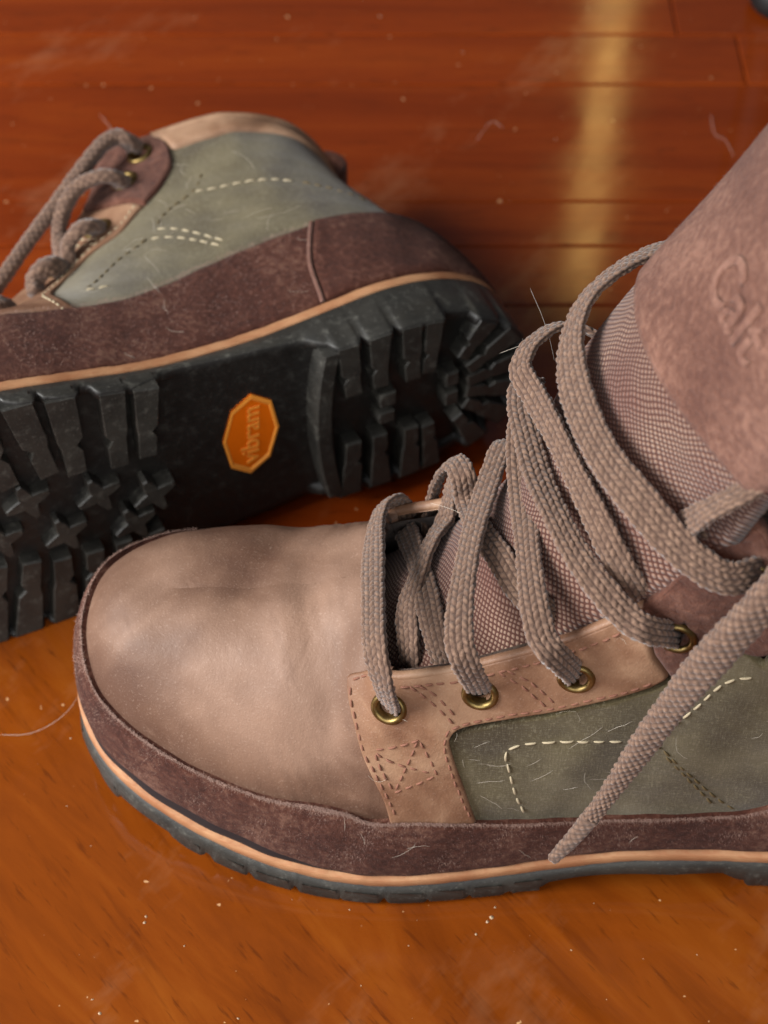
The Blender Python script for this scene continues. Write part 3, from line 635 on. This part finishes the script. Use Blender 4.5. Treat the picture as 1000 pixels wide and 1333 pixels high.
def eyelet(B, S, t, h):
    c = wall(S, t); n = wall_n(S, t); e = 1e-3; a = wall(S+e, t)-c; a /= np.linalg.norm(a); b = np.cross(n, a)
    prof = [(.0053, -.0004), (.0052, .0006), (.0046, .0011), (.0039, .0011), (.0033, .0006), (.0030, -.0004), (.0029, -.0022)]
    k = 28; V = []
    for r, z in prof:
        for i in range(k): x = 2*pi*i/k; V.append(c+a*r*cos(x)+b*r*sin(x)+n*(h+z))
    Fc = grid_faces(len(prof), k, closed_v=True)
    return B.add('eyelet', V, flip(Fc), M['brass'])
def text_mesh(txt, size, depth, bevel=0.0):
    cu = bpy.data.curves.new('tmp', 'FONT'); cu.body = txt; cu.size = size; cu.extrude = depth; cu.bevel_depth = bevel; cu.bevel_resolution = 1; cu.align_x = 'CENTER'; cu.align_y = 'CENTER'
    cu.resolution_u = 6
    o = bpy.data.objects.new('tmp', cu); C.objects.link(o); dg = bpy.context.evaluated_depsgraph_get(); me = bpy.data.meshes.new_from_object(o.evaluated_get(dg))
    bm = bmesh.new(); bm.from_mesh(me); bmesh.ops.triangulate(bm, faces=bm.faces); bmesh.ops.subdivide_edges(bm, edges=[e for e in bm.edges if e.calc_length() > size*.15], cuts=1); bmesh.ops.triangulate(bm, faces=bm.faces)
    V = np.array([tuple(v.co) for v in bm.verts]); bm.verts.index_update(); Fc = [tuple(v.index for v in f.verts) for f in bm.faces]; bm.free()
    bpy.data.objects.remove(o); bpy.data.meshes.remove(me); bpy.data.curves.remove(cu)
    return V, Fc

def build_boot(name, m, tongue_v, tongue_sink):
    root = bpy.data.objects.new(name, None); C.objects.link(root); root.empty_display_size = .02
    B = Boot(root, m)
    # ---- sole
    n = 760
    A, A2, Bo, Ci, Di = outline(.0040, n), outline((.0022, .0054), n), outline((.0016, .0048), n), outline((-.0015, .0022), n), outline((-.0025, .0012), n)
    wk = np.clip((A[:, 0]-.078)/.006, 0, 1)*np.clip((.150-A[:, 0])/.02, 0, 1)         # the waist has no skirt
    near = np.min([np.min(np.linalg.norm(A2[:, None]-np.asarray(P)[None], axis=2), axis=1)-0 for P in LUG_ENDS], axis=0); nt = np.clip((near-.0010)/.0016, 0, 1); nt = nt*nt*(3-2*nt)
    zs = (lug_bottom(A[:, 0])+.0005+.0042*nt)*(1-wk)+base_bottom(A[:, 0])*wk
    V = [(x, y, z) for (x, y), z in zip(outline(.0012, n), rubber_top(A[:, 0]))]
    V += [(x, y, z) for (x, y), z in zip(A, rubber_top(A[:, 0])-.0004)]
    V += [(x, y, z) for (x, y), z in zip(A2, zs+.0008)]
    V += [(x, y, z) for (x, y), z in zip(Bo, zs)]
    V += [(x, y, z) for (x, y), z in zip(Ci, zs)]
    V += [(x, y, z) for (x, y), z in zip(Di, base_bottom(A[:, 0]))]
    Fc = grid_faces(6, n, closed_v=True)
    v2, f2, _ = fill2d(Di, [], .005, .0025, rows=(.002,)); o = len(V)
    V += [(x, y, z) for (x, y), z in zip(v2, base_bottom(v2[:, 0]))]; Fc = flip(Fc)+[tuple(i+o for i in reversed(f)) for f in f2]
    ts = B.add('outsole', V, Fc, [M['rubber'], M['rubber_black']]); nside = 3*n; ts.data.polygons.foreach_set('material_index', [0 if q < nside else 1 for q in range(len(Fc))])
    for P in LUGS:
        v, f = prism(P); B.add('lug', v, f, M['rubber'], ts, smooth=False)
    yb = np.linspace(-.0325, .0345, 15); xb = .0790+.0045*(1-(yb/.036)**2)
    yl = np.clip(yb, edge_y(.079, -1), edge_y(.079, 1))
    hb = [(x, y) for x, y in zip(xb, yl)]+[(x, y) for x, y in zip(xb[::-1]-.0062, yl[::-1])]
    Vh = []
    for q, z in ((hb, .0120), (hb, .0008), (hb, 0.00005)):
        k = len(hb)
        for i, (x, y) in enumerate(q):
            ins = .0007 if z < .0002 else 0; Vh.append((x+(ins if i >= k/2 else -ins), y*(1-ins*12), z))
    k = len(hb); Fh = []
    for r in (0, k):
        for i in range(k): Fh.append((r+i, r+(i+1) % k, r+k+(i+1) % k, r+k+i))
    for i in range(14): Fh.append((2*k+i, 2*k+i+1, 2*k+k-2-i, 2*k+k-1-i))
    bm = bmesh.new(); vs = [bm.verts.new(v) for v in Vh]
    for f in Fh: bm.faces.new([vs[i] for i in f])
    bmesh.ops.recalc_face_normals(bm, faces=bm.faces); Fh = [tuple(v.index for v in f.verts) for f in bm.faces] if bm.verts.index_update() is None else Fh; bm.free()
    B.add('heel_breast', Vh, Fh, M['rubber'], ts, smooth=False)
    # badge with the sole maker's name, let into the waist
    if m < 0:
        a8 = [(18.2*cos(k*pi/4), 10.6*sin(k*pi/4)) for k in range(8)]; zb = float(base_bottom(np.array([.105]))[0])
        V, Fc = [], []
        for sx, z in ((1, .0006), (1, -.0009), (.92, -.0012), (.86, -.0006)):
            V += [(.105-.001*x*sx*.06+y*.001*sx, x*.001*sx, zb+z) for x, y in a8]
        Fc = [tuple(range(24, 32))]
        for r in (0, 8, 16):
            for i in range(8): Fc.append((r+i, r+8+i, r+8+(i+1) % 8, r+(i+1) % 8))
        mats = [0]+[0]*8+[1]*16
        tv, tf = text_mesh('vibram', .0098, .0004)
        o = len(V); V += [(.105+y*1.0-.06*x, x*.96, zb-.0008-z) for x, y, z in tv]; Fc += [tuple(i+o for i in f) for f in tf]; mats += [1]*len(tf)
        lg = B.add('logo_plate', V, Fc, [M['badge'], M['badge_hi']], ts, smooth=False, mirror=False)
        lg.data.polygons.foreach_set('material_index', mats)
        lg['label'] = 'orange octagonal badge with raised maker name'
    # ---- welt
    n = 260; V = []
    for off, dz in ((-.004, .0002), (.0036, .0002), (.0042, .0009), (.0042, .0038), (.0037, .0045), (-.004, .0047)):
        P = outline(off, n); Pz = outline(.0040, n)
        wob = 1+0*P[:, 0]; ii = np.arange(n); nz = .00022*(np.sin(ii*.9)*np.sin(ii*.37+1)+.7*np.sin(ii*2.3+.5)*np.sin(ii*.21))*(1 if off > 0 else 0)
        V += [(x, y, float(z)+dz+float(w_)) for (x, y), z, w_ in zip(P, rubber_top(Pz[:, 0]), nz)]
    B.add('welt', V, grid_faces(6, n, closed_v=True), M['welt'])
    # ---- lining (inside of the boot) and insole
    S = np.linspace(0, 2, 161); t = np.linspace(0, .995, 24); g = on_wall(S[:, None], t[None], np.full((161, 24), -.0030))
    B.add('lining', g.reshape(-1, 3), grid_faces(161, 24), M['lining'])
    iv, if_, _ = fill2d(outline(-.003, 160), [], .008, .005, rows=(.003,))
    B.add('insole', [(x, y, z) for (x, y), z in zip(iv, welt_top(iv[:, 0])+.0012)], if_, M['lining'])
    # ---- vamp
    S = np.concatenate([np.linspace(-.43, -.294, 34), np.linspace(-.294, .294, 150)[1:], np.linspace(.294, .43, 34)[1:]]); t = np.linspace(.12, 1, 56)
    p = wall(S[:, None], t[None]); nn = wall_n(S[:, None], t[None]); h = .0012+dents(p)+ripple(p, .00012)
    lim = np.clip((np.abs(S)-.40)/.03, 0, 1)[:, None]; h = h*(1-lim*.6)
    V = (p+nn*h[..., None]).reshape(-1, 3); Fc = flip(grid_faces(len(S), len(t)))
    for sg in (1, -1):
        Se = np.linspace(.290, .425, 30)*sg; ev, ef = edge_roll(Se, .0020, -.0008); o = len(V); V = np.vstack([V, ev]); Fc = Fc+[tuple(i+o for i in (f if sg > 0 else reversed(f))) for f in ef]
    B.add('vamp', V, flip(Fc), M['vamp'])
    # ---- quarters (waxed cloth)
    Sq = np.linspace(.42, .80, 40)
    ql = [(s, max(.10, float(rand_t(s))-.08)) for s in Sq]+[(.80, float(rand_t(.80))-.02), (1.0, .30), (1.0, .985), (.90, .985), (.78, .985), (.745, .70), (.70, .66), (.66, .655), (.60, .685), (.54, .70), (.505, .695), (.485, .65), (.48, .55), (.45, .5)]
    q1 = panel(B, 'quarter', ql, .0010, M['olive'], r=.0006, wave=.00025)
    Sq = np.linspace(-.54, -.80, 30)
    qm = [(s, max(.10, float(rand_t(s))-.08)) for s in Sq]+[(-.80, float(rand_t(-.80))-.02), (-1.0, .30), (-1.0, .985), (-.90, .985), (-.78, .985), (-.748, .80), (-.70, .70), (-.65, .72), (-.61, .775), (-.572, .78), (-.548, .70), (-.543, .5)]
    q2 = panel(B, 'quarter', qm, .0010, M['olive'], r=.0006, wave=.00025)
    # ---- eyestays
    tl = smooth_line(E_LAT[:3], 6).tolist()[:-1]+smooth_line(E_LAT[2:], 6).tolist(); lg_ = smooth_line(E_LEG, 6).tolist(); dk = smooth_line(E_DARK, 6).tolist()
    e1 = panel(B, 'eyestay', tl+lg_+dk[1:], .0024, M['eyestay'], holes=EYES_L[:3])
    ev, ef = edge_roll(np.linspace(.412, .634, 60), .0017, .0007); B.add('edge_binding', ev, ef, M['eyestay'], e1)
    stitches(B, [smooth_line([(.3379,.695),(.345,.645),(.37,.588),(.388,.565)], 8), smooth_line([(.388,.565),(.409,.53),(.428,.43),(.440,.33)], 8), smooth_line([(.337,.705),(.37,.80),(.405,.955)], 8),
                 [(.420,.945),(.4514,.945),(.505,.945),(.5452,.945),(.5658,.945),(.625,.945)],
                 smooth_line([(.522,.31),(.5032,.4737),(.4862,.6165),(.4845,.6792),(.4934,.7318),(.54,.748),(.5658,.739),(.597,.729),(.631,.712),(.655,.702)], 8),
                 [(.4434,.955),(.4648,.8647),(.497,.735)], [(.4505,.955),(.4711,.8922),(.502,.752)], [(.5372,.955),(.5541,.8622),(.5729,.735)], [(.5425,.955),(.5595,.8722),(.5785,.742)],
                 [(.4058,.6241),(.4559,.6917),(.4791,.5338),(.4353,.4612),(.4058,.6241)], [(.408,.62),(.477,.536)], [(.436,.466),(.455,.688)]], .0026, M['brown_thread'], e1, slen=.0028, gap=.0008, rad=.00038)
    e1['label'] = 'tan leather eyestay with rows of brown stitching'
    top = smooth_line([(.664,.678),(.70,.665),(.735,.705),(.757,.79),(.766,.87),(.768,.96),(.766,1)], 6).tolist()
    e2 = panel(B, 'eyestay_top', [(.634, 1), (.637, .94), (.6475, .80)]+top, .0030, M['dark'], holes=EYES_L[3:])
    ev, ef = edge_roll(np.linspace(.634, .766, 40), .0020, .0009); B.add('edge_binding', ev, ef, M['dark'], e2)
    tl = smooth_line(M_FRONT[:3], 6).tolist()[:-1]+smooth_line(M_FRONT[2:], 6).tolist()
    e3 = panel(B, 'eyestay', tl+smooth_line(M_LEG, 6).tolist()+smooth_line(M_DARK, 6).tolist()[1:], .0024, M['eyestay'], holes=EYES_M[:4])
    ev, ef = edge_roll(np.linspace(-.637, -.412, 60), .0017, .0007); B.add('edge_binding', ev, ef, M['eyestay'], e3)
    stitches(B, [[(-.60, .93), (-.620, .75)], [(-.608, .93), (-.627, .74)], smooth_line([(-.545, .36), (-.542, .5), (-.547, .64), (-.556, .72), (-.578, .77), (-.611, .765), (-.653, .705), (-.69, .685)], 8)], .0026, M['cream'], e3, slen=.0026, gap=.0008, rad=.00036)
    top = smooth_line([(-.699,.657),(-.72,.685),(-.738,.73),(-.7606,.817),(-.768,.875),(-.772,.94),(-.766,1)], 6).tolist()
    e4 = panel(B, 'eyestay_top', [(-.637, 1), (-.645, .92), (-.67, .79)]+top, .0030, M['dark'], holes=EYES_M[4:])
    ev, ef = edge_roll(np.linspace(-.766, -.637, 40), .0020, .0009); B.add('edge_binding', ev, ef, M['dark'], e4)
    for S_, t_ in EYES_L[:3]+EYES_M[:4]: eyelet(B, S_, t_, .0024)
    for S_, t_ in EYES_L[3:]+EYES_M[4:]: eyelet(B, S_, t_, .0030)
    # ---- rand, heel counter, collar
    Sr = np.linspace(-.83, .83, 270); lo = [(s, .046*max(0, 1-((s-.17)/.13)**2)) for s in Sr[::6]]; hi = [(s, float(rand_t(s))) for s in Sr[::-1]]
    B.add  # (parts follow)
    panel(B, 'rand_shade_strip', [(s_, 0) for s_ in np.linspace(-.1, .42, 40)]+[(s_, .11) for s_ in np.linspace(.42, -.1, 40)], .0030, M['gap_shade'], r=.0006)  # dark strip added as painted shade where the rand lifts off the welt
    r1 = panel(B, 'toe_rand', lo+hi, .0032, M['rand'], r=.0016, step=.0020, edge=.0010, wave=.00022)
    seam = [(1.19, .35), (1.205, .25), (1.217, .15), (1.226, 0)]
    cnt = [(.774, 0), (.783, .15), (.795, .25), (.811, float(rand_t(.811)))]+[(s, .350) for s in np.linspace(.83, 1.17, 30)]+smooth_line(seam, 5).tolist()+[(s, 0) for s in np.linspace(1.2, .8, 40)]
    r2 = panel(B, 'heel_counter', cnt, .0048, M['rand'], r=.0016, wave=.0003)
    for line in ([(.774, 0), (.783, .15), (.795, .25), (.809, .335)], [(1.192, .335), (1.205, .25), (1.217, .15), (1.226, 0)]):
        q = smooth_line(line, 10); c = on_wall(q[:, 0], q[:, 1], np.full(len(q), .0042)); ring = 8; V = []
        d = np.gradient(c, axis=0); d /= np.linalg.norm(d, axis=1)[:, None]; nn = wall_n(q[:, 0], q[:, 1]); bb = np.cross(d, nn)
        for i in range(len(q)):
            for a in range(ring): V.append(c[i]+.0009*(cos(2*pi*a/ring)*nn[i]+sin(2*pi*a/ring)*bb[i]))
        B.add('seam_edge', V, grid_faces(len(q), ring, closed_v=True), M['raw'], r2)
    Sc = np.concatenate([np.linspace(.764, 1, 60), np.linspace(1, 1.236, 60)[1:]]); ev, ef = edge_roll(Sc, .0046, -.0012, n=13); ev = np.asarray(ev)
    cl = B.add('collar', ev, ef, M['collar'])
    cb = [(s, .90+.04*sin((s-.77)/.46*pi)) for s in np.linspace(.772, 1.228, 50)]+[(s, 1) for s in np.linspace(1.232, .768, 50)]
    panel(B, 'collar_band', cb, .0030, M['collar'], r=.0015)
    # pull loop at the back of the collar
    V = []; k = 28
    for i in range(k):
        a = -.35*pi+1.7*pi*i/(k-1)
        for y in (-.006, .006):
            for rr in (.0068, .0053): V.append((.0125-rr*cos(a-.35*pi)*1.0+.0015, y, .1455+rr*sin(a-.35*pi)*1.35))
    V = np.array(V); Fc = []
    for i in range(k-1):
        o = i*4
        Fc += [(o, o+4, o+6, o+2), (o+1, o+3, o+7, o+5), (o, o+1, o+5, o+4), (o+2, o+6, o+7, o+3)]
    B.add('pull_loop', V, Fc, M['dark'])
    # ---- stitching on the cloth
    st1 = stitches(B, [smooth_line([(.564,.27),(.5559,.3759),(.5497,.4887),(.5465,.555),(.5500,.588),(.5622,.592),(.589,.565),(.6247,.52),(.65,.495),(.6846,.52),(.7087,.5815),(.7302,.6266),(.7489,.6767)], 8)], .0012, M['cream'], q1, slen=.0039, gap=.0010)
    stitches(B, [smooth_line([(.6587,.4662),(.69,.3258),(.7185,.2306),(.74,.18)], 8), smooth_line([(.6694,.4336-.03),(.6971,.2808),(.7159,.2055)], 8)], .0012, M['olive_thread'], q1)
    stitches(B, [smooth_line([(-.6864,.5539),(-.7164,.4837),(-.7481,.385)], 8), smooth_line([(-.6714,.54),(-.7089,.4536),(-.7389,.376)], 8), [(-.575,.50),(-.588,.47),(-.605,.44)], smooth_line([(-.7573,.6667),(-.80,.645),(-.84,.60)], 8)], .0012, M['cream'], q2, slen=.0039, gap=.0010)
    stitches(B, [smooth_line([(-.7781,.7494),(-.7573,.6667),(-.72,.60),(-.6864,.5539)], 8), smooth_line([(-.578,.51),(-.6214,.5689),(-.6714,.55)], 8), smooth_line([(-.84,.60),(-.87,.55),(-.90,.50)], 8)], .0012, M['olive_thread'], q2)
    # ---- tongue
    vm = tongue_v
    def tgrid(v0, v1, nv, hb, nu=49):
        u = np.linspace(-1, 1, nu); v = np.linspace(v0, v1, nv); U, Vv = np.meshgrid(u, v, indexing='ij')
        ed = np.clip((1-np.abs(U))*.04/.002, 0, 1); h = hb*np.sqrt(1-(1-ed)**2)-.0010*(ed < .01)-tongue_sink
        p = tongue(U, Vv, h); p = p+np.stack([0*U, 0*U, 0*U], -1); w = cr(_TW[:, None], Vv*(len(_TC)-1))[..., 0]
        pb = tongue(U, Vv, np.full_like(U, -.0045)-tongue_sink)
        uv = np.stack([U*w, Vv*.30], -1)
        V = np.concatenate([p.reshape(-1, 3), pb.reshape(-1, 3)]); f = grid_faces(nu, nv); k = nu*nv
        Fc = flip(f)+[tuple(i+k for i in q) for q in f]
        rim = [(i, 0) for i in range(nu)]+[(nu-1, j) for j in range(1, nv)]+[(i, nv-1) for i in range(nu-2, -1, -1)]+[(0, j) for j in range(nv-2, 0, -1)]
        ids = [a*nv+b for a, b in rim]
        for a, b in zip(ids, ids[1:]+ids[:1]): Fc.append((a, b, b+k, a+k))
        return V, Fc, np.concatenate([uv.reshape(-1, 2)]*2)
    V, Fc, uv = tgrid(.02, min(vm, .635), 60, .0)
    B.add('tongue_cloth', V, flip(Fc), M['textile'], uv=uv)
    if vm > .6:
        V, Fc, uv = tgrid(.622, vm, 60, .0016)
        # bulge and slump of the suede
        tp = B.add('tongue_panel', V, flip(Fc), M['tongue'])
        tv, tf = text_mesh('Calt', .0205, .0006, .0004)
        tv = np.asarray(tv); uu = -.05+(tv[:, 0]-tv[:, 0].min())/.055; vv = .715+(tv[:, 1]-tv[:, 1].min())/.30
        V = tongue(uu, vv, .0016+tv[:, 2]*1.0-.0001); B.add('embossed_lettering', V, tf, M['emboss'], tp)
    return root, B

# ---------------------------------------------------------------- the upright boot in front (a left boot)
front, FB = build_boot('leather_boot', 1, .93, 0.0)
yaw = radians(5.7)
front.matrix_world = Matrix(((-cos(yaw), -sin(yaw), 0, .193), (sin(yaw), -cos(yaw), 0, .279), (0, 0, 1, 0), (0, 0, 0, 1)))
tag(front, 'upright brown and olive boot with loosened laces and tongue pulled up', 'boot', 'pair of boots')
lace = bpy.data.objects.new('shoelace', None); link(lace, front); lace['label'] = 'taupe braided lace hanging loose at its end'
for k in ('in1', 'in2', 'M2', 'bar', 'L2', 'L3', 'L4', 'G', 'L5', 'H', 'H2'):
    kw = dict(centre=(.13, -.002, .03), taper=[(0, .82), (.05, .88), (.14, 1), (1, 1)] if k in ('bar', 'L2', 'L3', 'L4') else None)
    if k == 'L5': kw = dict(w=.0046, h=.0011, ngr=12, centre=(.06, -.03, .08))
    if k == 'G': kw = dict(centre=(.09, -.004, .10))
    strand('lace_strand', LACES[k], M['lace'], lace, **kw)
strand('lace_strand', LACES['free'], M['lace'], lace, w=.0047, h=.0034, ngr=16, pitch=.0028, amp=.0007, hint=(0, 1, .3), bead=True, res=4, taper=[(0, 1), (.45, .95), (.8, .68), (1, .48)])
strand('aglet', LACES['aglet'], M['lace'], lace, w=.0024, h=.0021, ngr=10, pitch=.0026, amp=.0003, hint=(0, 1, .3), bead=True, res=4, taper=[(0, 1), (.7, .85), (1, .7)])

# ---------------------------------------------------------------- the boot lying on its side behind (a right boot)
back, BB = build_boot('leather_boot', -1, .40, .013)
g, e, k = radians(25.3), radians(5.1), radians(2.6)
Rb = Matrix(((-cos(g), 0, -sin(g)), (-sin(g), 0, cos(g)), (0, 1, 0))) @ Matrix.Rotation(e, 3, 'X') @ Matrix.Rotation(k, 3, 'Z')
Mb = Rb.to_4x4(); Mb.translation = (.052, .436, .044); back.matrix_world = Mb
tag(back, 'boot lying on its side with lugged black sole and orange badge towards camera', 'boot', 'pair of boots')
lace2 = bpy.data.objects.new('shoelace', None); link(lace2, back)
for kk in ('b1', 'b2', 'b3', 'b4', 'b5'):
    strand('lace_strand', LACES[kk], M['lace'], lace2, w=.0037, h=.0027, ngr=12, pitch=.0030, amp=.0006, bead=True, res=3, centre=(.10, 0, .09))
# the side it lies on is pressed flat where it meets the floor
A = np.array(Mb); Ai = np.linalg.inv(A)
def tree(o):
    yield o
    for c in o.children: yield from tree(c)
for o in tree(back):
    if o.type != 'MESH': continue
    co = np.zeros(len(o.data.vertices)*3); o.data.vertices.foreach_get('co', co); co = co.reshape(-1, 3)
    w = co@A[:3, :3].T+A[:3, 3]; low = w[:, 2] < .0004
    if low.any():
        w[low, 2] = .0004+w[low, 2]*.002*0; co[low] = (w[low]-A[:3, 3])@Ai[:3, :3].T; o.data.vertices.foreach_set('co', co.ravel()); o.data.update()

# ---------------------------------------------------------------- fuzz, pet hair, dust
def tubes(lines, rad):
    V, Fc = [], []
    for P in lines:
        P = np.asarray(P, float); d = np.gradient(P, axis=0); d /= np.linalg.norm(d, axis=1)[:, None]+1e-12
        ref = np.array([.3, .2, .9]); a = np.cross(d, ref); a /= np.linalg.norm(a, axis=1)[:, None]+1e-12; b = np.cross(d, a); o = len(V)
        for i in range(len(P)):
            r = rad*(1 if 0 < i < len(P)-1 else .4)
            for k in range(3): V.append(P[i]+r*(cos(k*2.094)*a[i]+sin(k*2.094)*b[i]))
        Fc += grid_faces(len(P), 3, closed_v=True, off=o)
    return V, Fc
def fuzz(B, count, regions, h, length, seed):
    rnd = np.random.RandomState(seed); V, Fc = [], []
    S = np.concatenate([rnd.uniform(a, b, int(count*w)) for a, b, w in regions]); t = rand_t(((S+1) % 2)-1)
    edge = rnd.rand(len(S)) < .35
    lo_t = .05*np.maximum(0, 1-((S-.17)/.13)**2)+.03
    t = np.where(edge, t-np.abs(rnd.normal(0, .02, len(S)))*.6+.004, lo_t+(t-lo_t)*rnd.rand(len(S))**.8)
    t = np.clip(t, .03, .98); p = on_wall(S, t, np.full(len(S), h-.0004)); n = wall_n(S, t)
    v = rnd.normal(0, 1, (len(S), 3)); v -= np.sum(v*n, 1)[:, None]*n*.6; v += n*rnd.uniform(.2, 1.1, (len(S), 1)); v /= np.linalg.norm(v, axis=1)[:, None]
    L = rnd.uniform(.5, 1.3, (len(S), 1))*length; w = np.cross(v, n); w /= np.linalg.norm(w, axis=1)[:, None]+1e-9
    V = np.stack([p-w*.00006, p+w*.00006, p+v*L], 1).reshape(-1, 3); Fc = [tuple(q) for q in np.arange(len(V)).reshape(-1, 3)]
    o = B.add('suede_fuzz', V, Fc, M['fuzz']); o['kind'] = 'stuff'
def hairs_on(B, count, seed, regions, h, rad=.000035, far=0):
    rnd = np.random.RandomState(seed); lines = []
    for _ in range(count):
        a, b, c, d = regions[rnd.randint(len(regions))]
        S, t = rnd.uniform(a, b), rnd.uniform(c, d); ang = rnd.uniform(0, 2*pi); k = rnd.normal(0, .16); n = rnd.randint(5, 14); L = []
        hh = h; lift = rnd.uniform(0, .00025)
        for j in range(n):
            L.append(on_wall(np.array(S), np.array(np.clip(t, .02, .98)), np.array(hh))); hh += lift*rnd.uniform(-.3, 1); ang += k*.5+rnd.normal(0, .15)
            S += .0010*cos(ang)/SX; t += .0010*sin(ang)/SY
        lines.append(L)
    V, Fc = tubes(lines, rad); o = B.add('pet_hair', V, Fc, M['hair']); o['kind'] = 'stuff'
fuzz(FB, 42000, ((-.15, .80, 1),), .0032, .0010, 3)
fuzz(BB, 5000, ((1.2, 1.55, .6), (1.0, 1.2, .4)), .0036, .0010, 4)
rt_ = np.random.RandomState(21); nt_ = 26000; U_ = rt_.uniform(-.98, .98, nt_); V_ = rt_.uniform(.63, .90, nt_); p_ = tongue(U_, V_, np.full(nt_, .0014))
n_ = tongue(U_, V_, np.full(nt_, .01))-tongue(U_, V_, np.zeros(nt_)); n_ /= np.linalg.norm(n_, axis=1)[:, None]
v_ = rt_.normal(0, 1, (nt_, 3))+n_*.9; v_ /= np.linalg.norm(v_, axis=1)[:, None]; w_ = np.cross(v_, n_); w_ /= np.linalg.norm(w_, axis=1)[:, None]+1e-9
tv_ = np.stack([p_-w_*.00005, p_+w_*.00005, p_+v_*rt_.uniform(.0003, .0010, (nt_, 1))], 1).reshape(-1, 3)
o = FB.add('suede_fuzz', tv_, [tuple(q) for q in np.arange(3*nt_).reshape(-1, 3)], M['tongue']); o['kind'] = 'stuff'
hairs_on(FB, 30, 5, ((.50, .80, .25, .66), (.50, .70, .25, .60)), .0014)
hairs_on(FB, 8, 6, ((.30, .80, .05, .30), (.05, .5, .05, .25)), .0036)
hairs_on(FB, 4, 8, ((.34, .66, .35, .95),), .0028)
hairs_on(BB, 26, 9, ((1.2, 1.45, .38, .62), (1.18, 1.35, .40, .85)), .0014)
hairs_on(BB, 7, 10, ((1.2, 1.5, .05, .33),), .0038)
V, Fc = tubes([cr(np.array(L), np.linspace(0, len(L)-1, 24)) for L in FRONT_HAIRS], .00004)
o = FB.add('pet_hair', V, Fc, M['hair']); o['kind'] = 'stuff'
def lump(x, y, r, rnd):
    V = []; k = 7; asp = rnd.uniform(.45, 1); an = rnd.uniform(0, pi)
    for z, q in ((0.0001, 1.0), (.35, .85), (.6, .3)):
        for i in range(k):
            a = 2*pi*i/k; rr = r*q*rnd.uniform(.75, 1.15); u, v = rr*cos(a), rr*asp*sin(a)
            V.append((x+u*cos(an)-v*sin(an), y+u*sin(an)+v*cos(an), z*r*.8))
    return V, grid_faces(3, k, closed_v=True)+[tuple(range(2*k, 3*k))]
rnd = np.random.RandomState(12); V, Fc = [], []
spots = [(x, y, s*.00022) for (x, y), s in FLECKS]
for _ in range(150):
    spots.append((rnd.uniform(-.25, .25), rnd.uniform(.18, .85), abs(rnd.normal(0, 1))*.00009+.00005))
for x, y, r in spots:
    v, f = lump(x, y, r, rnd); o = len(V); V += v; Fc += [tuple(i+o for i in q) for q in f]
d = mesh_obj('floor_dust', V, Fc, M['dust']); tag(d, 'pale crumbs and dust specks scattered over the varnished floor', 'dust', kind='stuff')
V, Fc = tubes([cr(np.array(L), np.linspace(0, len(L)-1, 24)) for L in HAIRS], .00006)
d = mesh_obj('loose_hair', V, Fc, M['hair']); tag(d, 'few pale loose hairs lying on the varnished floor', 'hair', kind='stuff')

# ---------------------------------------------------------------- dark furniture foot cut off by the corner of the picture
V = []; k = 32
for r, z in ((.001, .0002), (.013, .0002), (.0165, .0015), (.018, .005), (.0175, .012), (.0150, .016), (.0135, .020), (.0140, .06), (.0160, .14)):
    for i in range(k): V.append((.1990+r*cos(2*pi*i/k), .7310+r*sin(2*pi*i/k), z))
foot = mesh_obj('furniture_foot', V, flip(grid_faces(9, k, closed_v=True)), M['black'])
tag(foot, 'black rounded furniture foot at the far right corner of the floor', 'furniture foot')
